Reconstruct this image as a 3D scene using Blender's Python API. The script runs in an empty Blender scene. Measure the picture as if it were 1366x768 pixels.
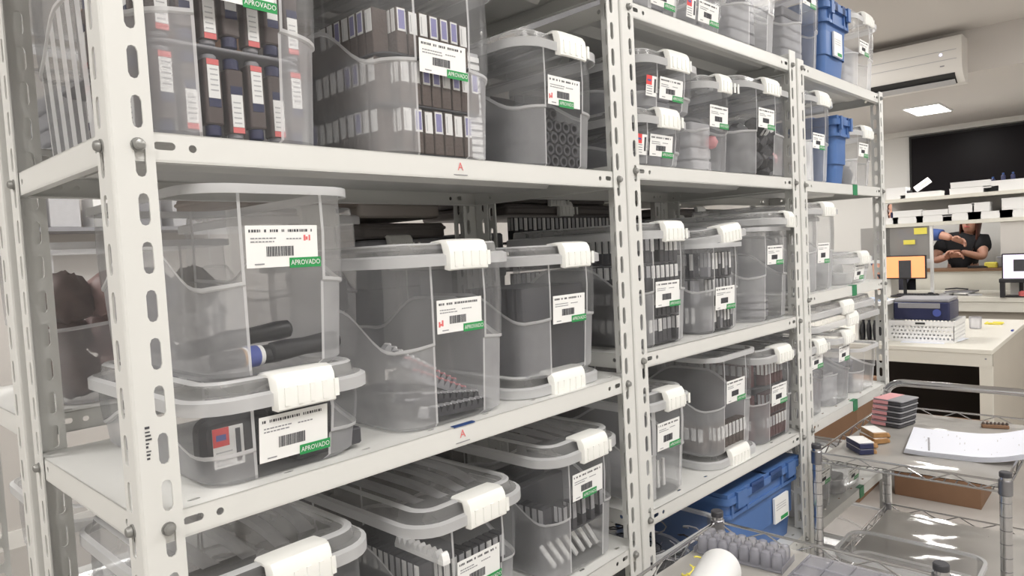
import bpy, math, random
from mathutils import Vector, Matrix
random.seed(7)
S = bpy.context.scene
COL = S.collection
PI = math.pi

# ---------------------------------------------------------------- camera, light, exposure
F_PX, YAW, PITCH, ROLL = 916.24, math.radians(46.9025), math.radians(-3.0353), math.radians(-2.9890)
CAM = Vector((-0.23697, -0.75917, 1.41))
_d = Vector((math.sin(YAW)*math.cos(PITCH), math.cos(YAW)*math.cos(PITCH), math.sin(PITCH)))
_r = Vector((math.cos(YAW), -math.sin(YAW), 0)); _u = _r.cross(_d)
RIGHT = math.cos(ROLL)*_r + math.sin(ROLL)*_u
UP = -math.sin(ROLL)*_r + math.cos(ROLL)*_u
cam_data = bpy.data.cameras.new('camera'); cam_data.sensor_width = 36; cam_data.lens = F_PX/1366*36
cam_data.clip_start = .02; cam_data.clip_end = 60
cam = bpy.data.objects.new('camera', cam_data); COL.objects.link(cam)
m4 = Matrix((RIGHT, UP, -_d)).transposed().to_4x4(); m4.translation = CAM
cam.matrix_world = m4
S.camera = cam
S.view_settings.view_transform = 'Standard'; S.view_settings.look = 'None'
S.view_settings.gamma = 1; S.view_settings.use_curve_mapping = False
S.view_settings.exposure = 0.0
S.cycles.transparent_max_bounces = 40
S.cycles.max_bounces = 10; S.cycles.diffuse_bounces = 5; S.cycles.transmission_bounces = 8
S.cycles.caustics_reflective = False; S.cycles.caustics_refractive = False
S.cycles.sample_clamp_indirect = 6
wd = bpy.data.worlds.new('world'); S.world = wd; wd.use_nodes = True
wd.node_tree.nodes['Background'].inputs[0].default_value = (.9, .95, 1, 1)
wd.node_tree.nodes['Background'].inputs[1].default_value = .4
LAMP_W = 19.0
Z_CEIL, Z_LOW = 2.75, 2.463
# ceiling LED panels, first one seen, the others unseen and added for light: (x, y, z, size x, size y)
PANELS = [(6.74, .68, Z_LOW, .5, .26), (.2, -1.35, Z_CEIL, .6, .6), (2.0, -1.35, Z_CEIL, .6, .6), (3.8, -1.35, Z_CEIL, .6, .6),
          (-1.5, -1.0, Z_CEIL, .6, .6), (-1.2, .9, Z_CEIL, .6, .6), (.6, 1.9, Z_CEIL, .6, .6), (2.6, 1.9, Z_CEIL, .6, .6), (4.4, 1.4, Z_CEIL, .6, .6), (6.0, -.75, Z_LOW, .5, .26), (6.0, 2.0, Z_LOW, .5, .26), (6.74, 2.2, Z_LOW, .5, .26)]  # unseen low panels added to brighten the far shelves, rear ones the back
def panel_light(x, y, z, sx, sy, parent):
    l = bpy.data.lights.new('panel_light', 'AREA'); l.shape = 'RECTANGLE'; l.size = sx; l.size_y = sy
    l.energy = LAMP_W*(1.0 if sy > .3 else .55); l.color = (1, .975, .945)
    o = bpy.data.objects.new('panel_light', l); COL.objects.link(o); o.location = (0, 0, -.012); o.parent = parent
    return o

def ray(px, py):
    return (px-683)/F_PX*RIGHT - (py-384)/F_PX*UP + _d
def at(px, py, ax, val):                      # world point seen at a pixel on the plane axis = val
    v = ray(px, py); return CAM + v*((val-CAM[ax])/v[ax])

# ---------------------------------------------------------------- materials
def new_mat(name):
    m = bpy.data.materials.new(name); m.use_nodes = True
    return m, m.node_tree.nodes, m.node_tree.links
def mat(name, col, rough=.5, metal=0, noise=0, scale=30, spec=.5, bump=0):
    m, n, l = new_mat(name); b = n['Principled BSDF']
    b.inputs['Base Color'].default_value = (*col, 1); b.inputs['Roughness'].default_value = rough
    b.inputs['Metallic'].default_value = metal; b.inputs['Specular IOR Level'].default_value = spec
    if noise or bump:
        tc = n.new('ShaderNodeTexCoord'); t = n.new('ShaderNodeTexNoise'); t.inputs['Scale'].default_value = scale; t.inputs['Detail'].default_value = 4
        l.new(tc.outputs['Object'], t.inputs['Vector'])
    if noise:
        mx = n.new('ShaderNodeMix'); mx.data_type = 'RGBA'
        mx.inputs[6].default_value = (*[c*(1-noise) for c in col], 1); mx.inputs[7].default_value = (*[min(1, c*(1+noise)) for c in col], 1)
        l.new(t.outputs['Fac'], mx.inputs[0]); l.new(mx.outputs[2], b.inputs['Base Color'])
    if bump:
        bp = n.new('ShaderNodeBump'); bp.inputs['Strength'].default_value = bump; bp.inputs['Distance'].default_value = .003
        l.new(t.outputs['Fac'], bp.inputs['Height']); l.new(bp.outputs['Normal'], b.inputs['Normal'])
    return m
def plastic(name, alpha, col=(.86, .87, .90), tint=(.985, .987, .992), rough=.22, gloss=1.0, noise=.0):
    m, n, l = new_mat(name); n.remove(n['Principled BSDF']); out = n['Material Output']
    tr = n.new('ShaderNodeBsdfTransparent'); tr.inputs[0].default_value = (*tint, 1)
    di = n.new('ShaderNodeBsdfDiffuse'); di.inputs[0].default_value = (*col, 1)
    tl = n.new('ShaderNodeBsdfTranslucent'); tl.inputs[0].default_value = (*col, 1)
    m1 = n.new('ShaderNodeMixShader'); m1.inputs[0].default_value = .5
    l.new(di.outputs[0], m1.inputs[1]); l.new(tl.outputs[0], m1.inputs[2])
    m2 = n.new('ShaderNodeMixShader'); m2.inputs[0].default_value = alpha
    l.new(tr.outputs[0], m2.inputs[1]); l.new(m1.outputs[0], m2.inputs[2])
    if noise:
        tc = n.new('ShaderNodeTexCoord'); t = n.new('ShaderNodeTexNoise'); t.inputs['Scale'].default_value = 14; t.inputs['Detail'].default_value = 3
        l.new(tc.outputs['Object'], t.inputs['Vector'])
        mr = n.new('ShaderNodeMapRange'); mr.inputs['To Min'].default_value = alpha-noise; mr.inputs['To Max'].default_value = alpha+noise
        mr.inputs['From Min'].default_value = .3; mr.inputs['From Max'].default_value = .7
        l.new(t.outputs['Fac'], mr.inputs['Value']); l.new(mr.outputs[0], m2.inputs[0])
    gl = n.new('ShaderNodeBsdfGlossy'); gl.inputs['Roughness'].default_value = rough
    fr = n.new('ShaderNodeLayerWeight'); fr.inputs[0].default_value = .25
    mm = n.new('ShaderNodeMath'); mm.operation = 'MULTIPLY'; mm.inputs[1].default_value = gloss*.5
    l.new(fr.outputs['Fresnel'], mm.inputs[0])
    m3 = n.new('ShaderNodeMixShader'); l.new(mm.outputs[0], m3.inputs[0]); l.new(m2.outputs[0], m3.inputs[1]); l.new(gl.outputs[0], m3.inputs[2])
    l.new(m3.outputs[0], out.inputs[0])
    return m
def emit(name, col, st):
    m, n, l = new_mat(name); b = n['Principled BSDF']
    b.inputs['Base Color'].default_value = (*col, 1); b.inputs['Emission Color'].default_value = (*col, 1); b.inputs['Emission Strength'].default_value = st
    return m
M = {}
M['rack'] = mat('white_rack_metal', (.69, .69, .67), .38, noise=.03, scale=9)
M['hole'] = mat('hole_dark', (.03, .03, .03), .8)
M['zinc'] = mat('zinc_bolt', (.33, .33, .32), .4, .7, noise=.1)
M['clear'] = plastic('clear_plastic', .065, (.93, .935, .95), noise=.015)
M['haze'] = plastic('hazy_plastic', .13, (.93, .94, .97), noise=.03)
M['frost'] = plastic('frosted_plastic', .37, (.965, .97, 1.0), rough=.4, gloss=.6, noise=.04)
M['rim'] = plastic('milky_rim_plastic', .78, (.96, .965, .98), rough=.3)
M['lidc'] = plastic('lid_plastic', .26, (.95, .95, .95), rough=.15, gloss=1.3, noise=.04)
M['liner'] = plastic('clear_sheet', .72, (.93, .90, .86), rough=.07, gloss=2.2)
M['clipw'] = mat('white_clip_plastic', (.86, .86, .83), .4, noise=.02)
M['white'] = mat('white_plastic', (.84, .84, .84), .45)
M['paper'] = mat('label_paper', (.86, .86, .85), .6)
M['ink'] = mat('label_ink', (.06, .06, .07), .7)
M['green'] = mat('approval_green', (.02, .30, .08), .5)
M['tape'] = mat('green_tape', (.02, .22, .09), .45)
M['red'] = mat('red_print', (.75, .06, .06), .5)
M['pinkred'] = mat('coral_print', (.74, .17, .17), .5)
M['bluep'] = mat('blue_print', (.07, .10, .36), .5)
M['navy'] = mat('navy_plastic', (.025, .03, .085), .35)
M['blackp'] = mat('black_plastic', (.02, .02, .024), .4, noise=.2, scale=20)
M['dark'] = mat('dark_grey_plastic', (.055, .055, .063), .5, noise=.2, scale=25)
M['grey'] = mat('grey_plastic', (.27, .27, .29), .5, noise=.1)
M['lgrey'] = mat('light_grey_plastic', (.5, .5, .52), .5, noise=.08)
M['brown'] = mat('brown_granules', (.105, .08, .07), .8, noise=.45, scale=260, bump=.5)
M['pink'] = mat('pink_resin', (.72, .34, .36), .5)
M['amber'] = mat('amber_plastic', (.40, .22, .09), .35, noise=.3, scale=40)
M['blue'] = mat('blue_crate_plastic', (.07, .155, .38), .42, noise=.08, scale=6)
M['bluedk'] = mat('dark_blue_plastic', (.02, .06, .20), .5)
M['chrome'] = mat('chrome', (.62, .62, .63), .16, 1)
M['chromed'] = mat('dull_chrome', (.32, .32, .34), .3, 1)
M['desk'] = mat('cream_desk_laminate', (.74, .72, .65), .4, noise=.02, scale=5)
M['deskside'] = mat('beige_panel', (.52, .48, .42), .5, noise=.04, scale=4)
M['wall'] = mat('wall_paint', (.60, .575, .55), .8, noise=.02, scale=3)
M['wallw'] = mat('white_wall_paint', (.80, .79, .76), .7, noise=.02, scale=3)
M['ceil'] = mat('ceiling_paint', (.66, .63, .605), .85, noise=.015, scale=2)
M['floor'] = mat('floor_vinyl', (.42, .40, .38), .35, noise=.06, scale=8)
M['glassdk'] = mat('dark_window_glass', (.010, .008, .010), .35, spec=.12)
M['acw'] = mat('ac_white', (.80, .78, .75), .35)
M['card'] = mat('cardboard', (.235, .135, .08), .85, noise=.1, scale=12)
M['yellow'] = mat('yellow_paper', (.85, .75, .12), .6)
M['skin'] = mat('skin', (.62, .34, .25), .55, noise=.05)
M['lilac'] = mat('lilac_label', (.26, .25, .48), .6)
M['case'] = mat('taupe_dark_plastic', (.135, .12, .115), .5, noise=.1)
M['hair'] = mat('dark_red_hair', (.10, .032, .022), .5, noise=.3, scale=40)
M['shirt'] = mat('black_shirt', (.012, .012, .015), .85, noise=.3, scale=20)
M['blueshirt'] = mat('blue_shirt', (.06, .11, .33), .85, noise=.15, scale=20)
M['jean'] = mat('dark_trousers', (.03, .03, .045), .85)
M['lamp'] = emit('led_panel', (1, .97, .92), 9)
M['scr_o'] = emit('orange_screen', (.95, .36, .15), .8)
M['scr_w'] = emit('pale_screen', (.72, .66, .82), .9)
M['led'] = emit('blue_led', (.75, .75, 1), 1.2)
M['notes'] = plastic('frosted_note_panel', .75, (.55, .54, .53), rough=.2)
M['tub'] = plastic('clear_blister', .36, (.80, .80, .88), rough=.08, gloss=1.6)

# ---------------------------------------------------------------- mesh helpers
class MB:
    def __init__(s, xf=None): s.v = []; s.f = []; s.m = []; s.mats = []; s.xf = xf
    def mi(s, m):
        m = M[m] if isinstance(m, str) else m
        if m not in s.mats: s.mats.append(m)
        return s.mats.index(m)
    def add(s, vs, fs, m):
        o = len(s.v); k = s.mi(m)
        s.v += [tuple(s.xf(Vector(p))) if s.xf else tuple(p) for p in vs]
        for f in fs: s.f.append([i+o for i in f]); s.m.append(k)
        return s
    def box(s, a, b, m):
        x0, y0, z0 = [min(p, q) for p, q in zip(a, b)]; x1, y1, z1 = [max(p, q) for p, q in zip(a, b)]
        return s.add([(x0,y0,z0),(x1,y0,z0),(x1,y1,z0),(x0,y1,z0),(x0,y0,z1),(x1,y0,z1),(x1,y1,z1),(x0,y1,z1)],
              [(0,3,2,1),(4,5,6,7),(0,1,5,4),(1,2,6,5),(2,3,7,6),(3,0,4,7)], m)
    def rbox(s, a, b, r, m, ax=2):                       # box with rounded edges along axis ax and chamfered ends
        lo = [min(p, q) for p, q in zip(a, b)]; hi = [max(p, q) for p, q in zip(a, b)]
        i, j = [(1, 2), (2, 0), (0, 1)][ax]
        def loop(ins, t):
            out = []
            cx = [(hi[i]-r, hi[j]-r, 0), (lo[i]+r, hi[j]-r, 1), (lo[i]+r, lo[j]+r, 2), (hi[i]-r, lo[j]+r, 3)]
            for (c, d, q) in cx:
                for k in range(5):
                    an = (q+k/4)*PI/2; p = [0, 0, 0]; p[i] = c+(r-ins)*math.cos(an); p[j] = d+(r-ins)*math.sin(an); p[ax] = t
                    out.append(tuple(p))
            return out
        c = min(r*.4, (hi[ax]-lo[ax])*.3)
        return s.loops([loop(c, lo[ax]), loop(0, lo[ax]+c), loop(0, hi[ax]-c), loop(c, hi[ax])], m, True, True)
    def loops(s, L, m, cap0=False, cap1=False, closed=True):
        n = len(L[0]); vs = [p for q in L for p in q]; fs = []
        for a in range(len(L)-1):
            for k in range(n if closed else n-1):
                fs.append((a*n+k, a*n+(k+1) % n, (a+1)*n+(k+1) % n, (a+1)*n+k))
        if cap0: fs.append(tuple(range(n-1, -1, -1)))
        if cap1: fs.append(tuple(range((len(L)-1)*n, len(L)*n)))
        return s.add(vs, fs, m)
    def tube(s, pts, r, m, n=8, cap=True):
        pts = [Vector(p) for p in pts]; L = []
        rr = r if isinstance(r, (list, tuple)) else [r]*len(pts)
        up = Vector((0, 0, 1)); prev = None
        for k, p in enumerate(pts):
            t = (pts[min(k+1, len(pts)-1)]-pts[max(k-1, 0)]).normalized()
            if prev is None:
                a = t.cross(up if abs(t.z) < .95 else Vector((1, 0, 0))).normalized()
            else:
                a = (prev - t*prev.dot(t)).normalized()
            prev = a; b = t.cross(a)
            L.append([tuple(p+rr[k]*(math.cos(2*PI*q/n)*a+math.sin(2*PI*q/n)*b)) for q in range(n)])
        return s.loops(L, m, cap, cap)
    def lathe(s, prof, c, m, n=20, ax=2):
        L = []
        for (r, h) in prof:
            ring = []
            for q in range(n):
                a = 2*PI*q/n; p = [0, 0, 0]; i, j = [(1, 2), (2, 0), (0, 1)][ax]
                p[i] = c[i]+r*math.cos(a); p[j] = c[j]+r*math.sin(a); p[ax] = c[ax]+h; ring.append(tuple(p))
            L.append(ring)
        return s.loops(L, m, True, True)
    def prism(s, poly, ax, a, b, m):                     # poly in the two other axes, extruded a..b along ax
        i, j = [(1, 2), (0, 2), (0, 1)][ax]; n = len(poly); vs = []
        for t in (a, b):
            for (p, q) in poly:
                w = [0, 0, 0]; w[i] = p; w[j] = q; w[ax] = t; vs.append(tuple(w))
        fs = [tuple(range(n)), tuple(range(2*n-1, n-1, -1))]+[(k, n+k, n+(k+1) % n, (k+1) % n) for k in range(n)]
        return s.add(vs, fs, m)
    def text(s, body, size, fn, m, align='CENTER'):      # fn maps (x, y) of the lettering to 3D
        vs, fs = text_geo(body, size, align)
        return s.add([fn(x, y) for x, y in vs], fs, m)
    def mesh(s, name, smooth=35):
        me = bpy.data.meshes.new(name); me.from_pydata(s.v, [], s.f)
        for k in s.mats: me.materials.append(k)
        me.polygons.foreach_set('material_index', s.m)
        if smooth:
            me.polygons.foreach_set('use_smooth', [True]*len(s.f)); me.set_sharp_from_angle(angle=math.radians(smooth))
        me.update(); return me
    def build(s, name, parent=None, smooth=35, loc=None, rz=0):
        return link(name, s.mesh(name, smooth), parent, loc, rz)
def link(name, me, parent=None, loc=None, rz=0):
    o = bpy.data.objects.new(name, me); COL.objects.link(o)
    if parent is not None: o.parent = parent
    if loc is not None: o.location = loc
    if rz: o.rotation_euler = (0, 0, rz)
    return o
def tag(o, label, cat, group=None):
    o['label'] = label; o['category'] = cat
    if group: o['group'] = group
    return o
def root(name, loc, label, cat, group=None, rz=0):
    o = bpy.data.objects.new(name, None); COL.objects.link(o); o.location = loc; o.rotation_euler = (0, 0, rz); o.empty_display_size = .05
    return tag(o, label, cat, group)
def struct(o): o['kind'] = 'structure'; return o
def copy_tree(o, parent=None):
    c = o.copy(); COL.objects.link(c)
    if parent: c.parent = parent
    for ch in list(o.children): copy_tree(ch, c)
    return c
_tg = {}
def text_geo(body, size, align='CENTER'):
    k = (body, size, align)
    if k not in _tg:
        cu = bpy.data.curves.new('t', 'FONT'); cu.body = body; cu.size = size; cu.align_x = align; cu.align_y = 'CENTER'; cu.resolution_u = 2
        ob = bpy.data.objects.new('t', cu); COL.objects.link(ob); bpy.context.view_layer.update()
        me = bpy.data.meshes.new_from_object(ob.evaluated_get(bpy.context.evaluated_depsgraph_get()))
        _tg[k] = ([(v.co.x, v.co.y) for v in me.vertices], [tuple(p.vertices) for p in me.polygons])
        bpy.data.objects.remove(ob); bpy.data.curves.remove(cu); bpy.data.meshes.remove(me)
    return _tg[k]

def slotted(mb, o, U, V, N, length, width, slots, th, m, K=28):
    """flat strip length x width with real stadium slots (u, v, half length along u, radius), thickness th along N"""
    o, U, V, N = Vector(o), Vector(U), Vector(V), Vector(N)
    slots = sorted(slots); cuts = [0]
    for a, b in zip(slots[:-1], slots[1:]): cuts.append((a[0]+b[0])/2)
    cuts.append(length)
    P = lambda u, v, t: tuple(o+U*u+V*v+N*t)
    for c, (su, sv, hl, r) in enumerate(slots):
        u0, u1 = cuts[c], cuts[c+1]
        angs = sorted(set([round(2*PI*k/K, 5) for k in range(K)]+[round(math.atan2(y-sv, x-su) % (2*PI), 5) for x in (u0, u1) for y in (0, width)]))
        outer = []; inner = []
        for a in angs:
            dx, dy = math.cos(a), math.sin(a); t = 1e9
            if dx > 1e-9: t = min(t, (u1-su)/dx)
            if dx < -1e-9: t = min(t, (u0-su)/dx)
            if dy > 1e-9: t = min(t, (width-sv)/dy)
            if dy < -1e-9: t = min(t, (0-sv)/dy)
            outer.append((su+dx*t, sv+dy*t))
            # stadium hit
            if abs(dy) > 1e-9 and abs(dx/dy)*r <= hl: q = r/abs(dy)
            else:
                sx = hl if dx > 0 else -hl; bq = dx*sx; q = bq+math.sqrt(max(0, bq*bq-(sx*sx-r*r)))
            inner.append((su+dx*q, sv+dy*q))
        n = len(angs)
        vs = [P(x, y, 0) for x, y in outer]+[P(x, y, 0) for x, y in inner]+[P(x, y, th) for x, y in outer]+[P(x, y, th) for x, y in inner]
        fs = []
        for k in range(n):
            j = (k+1) % n
            fs += [(k, j, n+j, n+k), (2*n+k, 3*n+k, 3*n+j, 2*n+j), (n+k, n+j, 3*n+j, 3*n+k)]
        mb.add(vs, fs, m)
    # edges
    for (v, ) in ((0,), (width,)):
        mb.add([P(0, v, 0), P(length, v, 0), P(length, v, th), P(0, v, th)], [(0, 1, 2, 3)], m)
    for u in (0, length):
        mb.add([P(u, 0, 0), P(u, width, 0), P(u, width, th), P(u, 0, th)], [(0, 1, 2, 3)], m)

# ---------------------------------------------------------------- room shell
def room():
    X0, X1, Y0, Y1 = -3.0, 8.1, -2.8, 3.6
    struct(MB().box((X0, Y0, -.1), (X1, Y1, 0), 'floor').build('floor'))
    struct(MB().box((X0, Y0, Z_CEIL), (5.4, Y1, Z_CEIL+.1), 'ceil').build('ceiling'))
    struct(MB().box((5.4, Y0, Z_LOW), (X1, Y1, Z_CEIL+.1), 'ceil').build('ceiling_low'))
    struct(MB().box((X1, Y0, 0), (X1+.1, Y1, Z_LOW), 'wallw').build('wall_far'))
    struct(MB().box((X0-.1, Y0, 0), (X0, Y1, Z_CEIL), 'wallw').build('wall_left'))
    struct(MB().box((X0, Y1, 0), (X1, Y1+.1, Z_CEIL), 'wall').build('wall_back'))
    struct(MB().box((X0, Y0-.1, 0), (X1, Y0, Z_CEIL), 'wallw').build('wall_front'))
    struct(MB().box((X0, Y1-.015, 0), (X1, Y1, .09), 'wallw').build('baseboard_back'))
    # dark window across the far wall, and the pale beam above it
    a = at(1215, 185, 0, 8.05); b = at(1215, 258, 0, 8.05)
    fr = MB(); y1, y0, z0, z1 = a.y, -2.2, 1.55, a.z
    fr.box((8.06, y0-.02, z1), (8.1, y1+.02, z1+.02), 'hole').box((8.06, y0-.02, z0-.02), (8.1, y1+.02, z0), 'hole').box((8.06, y1, z0), (8.1, y1+.02, z1), 'hole').box((8.06, y0-.02, z0), (8.1, y0, z1), 'hole')
    w = struct(fr.build('window_1'))
    struct(MB().box((8.07, y0, z0), (8.09, y1, z1), 'glassdk').build('window_pane', w))
    struct(MB().box((8.03, Y0, a.z+.03), (8.1, Y1, Z_LOW), 'wallw').build('trim_1'))
room()
for i, (x, y, z, sx, sy) in enumerate(PANELS):
    if i == 0: lab = 'rectangular lit ceiling panel in the lower ceiling beyond the air conditioner'
    else: lab = 'lit ceiling panel outside the view, added to light the room'
    r = root('ceiling_light', (x, y, z), lab, 'ceiling light', None if i == 0 else 'ceiling light panels outside the view')
    mb = MB()
    for (a, b) in (((-sx/2-.015, -sy/2-.015), (sx/2+.015, -sy/2)), ((-sx/2-.015, sy/2), (sx/2+.015, sy/2+.015)), ((-sx/2-.015, -sy/2), (-sx/2, sy/2)), ((sx/2, -sy/2), (sx/2+.015, sy/2))):
        mb.box((*a, -.012), (*b, 0), 'white')
    mb.build('frame', r)
    MB().box((-sx/2, -sy/2, -.009), (sx/2, sy/2, -.001), 'lamp').build('diffuser', r)
    panel_light(x, y, z, sx, sy, r)

# ---------------------------------------------------------------- racks
BAY = {1: (0, 0, 0), 2: (.925, 0, -.0454), 3: (1.7445, -.03695, -.02505), 4: (-.005, .455, 0), 5: (.925, .47, 0), 6: (1.852, .47, 0)}
BLEN = {1: .92, 2: .809, 3: .757, 4: .92, 5: .92, 6: .80}
SHELF = {1: dict(A=1.93, B=1.554, C=1.1526, D=.808, E=.46, F=.10), 2: dict(A=1.8955, B=1.573, C=1.189, D=.8586, E=.565, F=.10),
         3: dict(A=1.897, B=1.569, C=1.2414, D=.8647, E=.564, F=.24), 4: dict(A=1.93, B=1.60, C=1.20, D=.80, E=.45, F=.10), 5: dict(A=1.93, B=1.60, C=1.20, D=.80, E=.45, F=.10), 6: dict(A=1.93, B=1.60, C=1.20, D=.80, E=.45, F=.10)}
DEP = .43
def Wp(b, u, v, z):
    ox, oy, r = BAY[b]
    return Vector((ox+math.cos(r)*u-math.sin(r)*v, oy+math.sin(r)*u+math.cos(r)*v, z))
FL, LIP = .042, .030
_posts = {}
def post_mesh(sx, sy, h, phase):
    k = (sx, sy, round(h, 3), round(phase, 4))
    if k in _posts: return _posts[k]
    mb = MB(); th = .0022
    sl = []
    z = phase % .05
    while z < h-.02:
        if z > .02: sl.append((z, .024, .0115, .0053))
        z += .05
    c = .0035
    slotted(mb, (sx*c, 0, 0), (0, 0, 1), (sx, 0, 0), (0, sy, 0), h, FL-c, sl, th, 'rack')
    slotted(mb, (0, sy*c, 0), (0, 0, 1), (0, sy, 0), (sx, 0, 0), h, FL-c, sl, th, 'rack')
    for a, b in (((c, 0), (.0011, .0011)), ((.0011, .0011), (0, c))):
        mb.add([(sx*a[0], sy*a[1], 0), (sx*b[0], sy*b[1], 0), (sx*b[0], sy*b[1], h), (sx*a[0], sy*a[1], h)], [(0, 1, 2, 3)], 'rack')
    _posts[k] = mb.mesh('post', 50); return _posts[k]
_shelves = {}
def shelf_mesh(L, D):
    k = (round(L, 3), D)
    if k in _shelves: return _shelves[k]
    mb = MB(); g = .0035; th = .0014
    ends = [(.050, .016, .007, .0042), (.079, .015, .0001, .0042), (L-.079-2*g, .015, .0001, .0042), (L-.052-2*g, .016, .005, .0042)]
    slotted(mb, (g, g, -LIP), (1, 0, 0), (0, 0, 1), (0, 1, 0), L-2*g, LIP, ends, th, 'rack')
    slotted(mb, (g, D-g, -LIP), (1, 0, 0), (0, 0, 1), (0, -1, 0), L-2*g, LIP, ends, th, 'rack')
    e2 = [(.052, .016, .0001, .0042), (D-.052-2*g, .016, .0001, .0042)]
    slotted(mb, (g, g, -LIP), (0, 1, 0), (0, 0, 1), (1, 0, 0), D-2*g, LIP, e2, th, 'rack')
    slotted(mb, (L-g, g, -LIP), (0, 1, 0), (0, 0, 1), (-1, 0, 0), D-2*g, LIP, e2, th, 'rack')
    tops = [(.06+.115*i, .022, .004, .0032) for i in range(int((L-.08)/.115)+1)]
    slotted(mb, (g, g, -th), (1, 0, 0), (0, 1, 0), (0, 0, 1), L-2*g, .04, tops, th, 'rack')
    mb.box((g, g+.04, -th), (L-g, D-g, 0), 'rack')
    mb.box((g, g, -LIP-.001), (L-g, g+.014, -LIP+.001), 'rack').box((g, D-g-.014, -LIP-.001), (L-g, D-g, -LIP+.001), 'rack')
    mb.box((g, g+.014, -LIP-.001), (g+.012, D-g-.014, -LIP+.001), 'rack').box((L-g-.012, g+.014, -LIP-.001), (L-g, D-g-.014, -LIP+.001), 'rack')
    mb.prism([(D*.34, -th), (D*.38, -.018), (D*.62, -.018), (D*.66, -th)], 0, .05, L-.05, 'rack')   # stiffening channel
    mb.prism([(D*.16, -th), (D*.18, -.010), (D*.24, -.010), (D*.26, -th)], 0, .05, L-.05, 'rack')
    _shelves[k] = mb.mesh('shelf', 40); return _shelves[k]
mbb = MB(); mbb.lathe([(.0074, 0), (.0074, .0014)], (0, 0, 0), 'zinc', 14).lathe([(.0058, .0016), (.0062, .004), (.0045, .0072), (.0015, .0082)], (0, 0, 0), 'zinc', 10)
BOLT = mbb.mesh('bolt', 40)
def rack(b, label, h, phase, bolts=True):
    L = BLEN[b]; ox, oy, r = BAY[b]
    rt = root('storage_rack', (ox, oy, 0), label, 'rack', None, r)
    for (sx, x) in ((1, 0), (-1, L)):
        for (sy, y) in ((1, 0), (-1, DEP)):
            link('post', post_mesh(sx, sy, h, phase), rt, (x, y, 0))
    shelves = {}
    for k, z in SHELF[b].items():
        shelves[k] = link('shelf', shelf_mesh(L, DEP), rt, (0, 0, z))
        if bolts:
            for x in (.026, L-.026):
                bo = link('bolt', BOLT, rt, (x, 0, z-.015)); bo.rotation_euler = (PI/2, 0, 0)
            for y in (.026, DEP-.026):
                bo = link('bolt', BOLT, rt, (0, y, z-.015)); bo.rotation_euler = (0, -PI/2, 0)
    return rt, shelves
R1, S1 = rack(1, 'nearest white slotted steel rack on the left, its end post in the foreground', 2.05, SHELF[1]['B']-.031)
R2, S2 = rack(2, 'middle white slotted steel rack of the row, with the blue crate on a low shelf', 1.92, SHELF[2]['B']-.02)
R3, S3 = rack(3, 'farthest white slotted steel rack of the row, with green tape on its shelves', 1.905, SHELF[3]['B']-.02)
R4, S4 = rack(4, 'white steel rack standing back to back behind the nearest rack', 2.05, .02, False)
R5, S5 = rack(5, 'white steel rack standing behind the middle rack of the row', 2.05, .02, False)
R6, S6 = rack(6, 'white steel rack farthest along the row behind, mostly hidden by the boxes', 2.05, .02, False)
def front_mark(shelf, u, b, red=True):
    mb = MB()
    mb.text('A', .017, lambda x, y: (u+x, .0033-.0006, -.013+y), 'pinkred')
    mb.box((u-.014, .0026, -.0255), (u+.014, .0031, -.0243), 'grey')
    o = mb.build('letter_mark', shelf, 0); o['label'] = 'small red letter A printed on the shelf front'
front_mark(S1['B'], .478, 1)
front_mark(S1['C'], .452, 1)
MB().box((.435, .0020, -.0008), (.478, .0030, .0012), 'bluedk').box((.435, .0025, .0002), (.478, .010, .0012), 'bluedk').build('tape', S1['C'])['label'] = 'dark blue tape on the shelf edge'
for k, u in (('B', .45), ('C', .42), ('D', .40), ('E', .44)):
    MB().box((u-.020, .0015, -.034), (u+.020, .0030, .0012), 'tape').box((u-.020, .0015, .0004), (u+.020, .016, .0012), 'tape').build('tape', S3[k])['label'] = 'green tape on the shelf edge'
mb = MB(); random.seed(3)
for i in range(9):
    z = 1.215+.004*i; mb.box((.0105, -.0006, z), (.0105+random.uniform(.002, .006), -.0001, z+random.uniform(.001, .0026)), 'ink')
mb.build('maker_stamp', R1)

# ---------------------------------------------------------------- plastic storage boxes
PW = .0525                                               # half width of the clear front panel
def perim(W, D, r, off=0, ns=8):
    """rounded rectangle loop with tags: (x, y, tag, t) ; tag P front panel, R ridge, C corner, S side"""
    hx, hy = W/2+off, D/2+off; r = max(.004, r+off); pts = []
    pw = min(PW, hx-r-.004)
    xs = [-hx+r, -pw-.004, -pw, -pw/3, pw/3, pw, pw+.004, hx-r]
    for x in xs[:-1]: pts.append((x, -hy))
    def arc(cx, cy, a0, n=6):
        for k in range(n): a = a0+PI/2*k/n; pts.append((cx+r*math.cos(a), cy+r*math.sin(a)))
    arc(hx-r, -hy+r, -PI/2)
    for k in range(ns*2): pts.append((hx, -hy+r+(2*hy-2*r)*k/(ns*2)))
    arc(hx-r, hy-r, 0)
    for x in [-q for q in xs][:-1]: pts.append((x, hy))
    arc(-hx+r, hy-r, PI/2)
    for k in range(ns*2): pts.append((-hx, hy-r-(2*hy-2*r)*k/(ns*2)))
    arc(-hx+r, -hy+r, PI)
    return pts
TAP = .011
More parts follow.
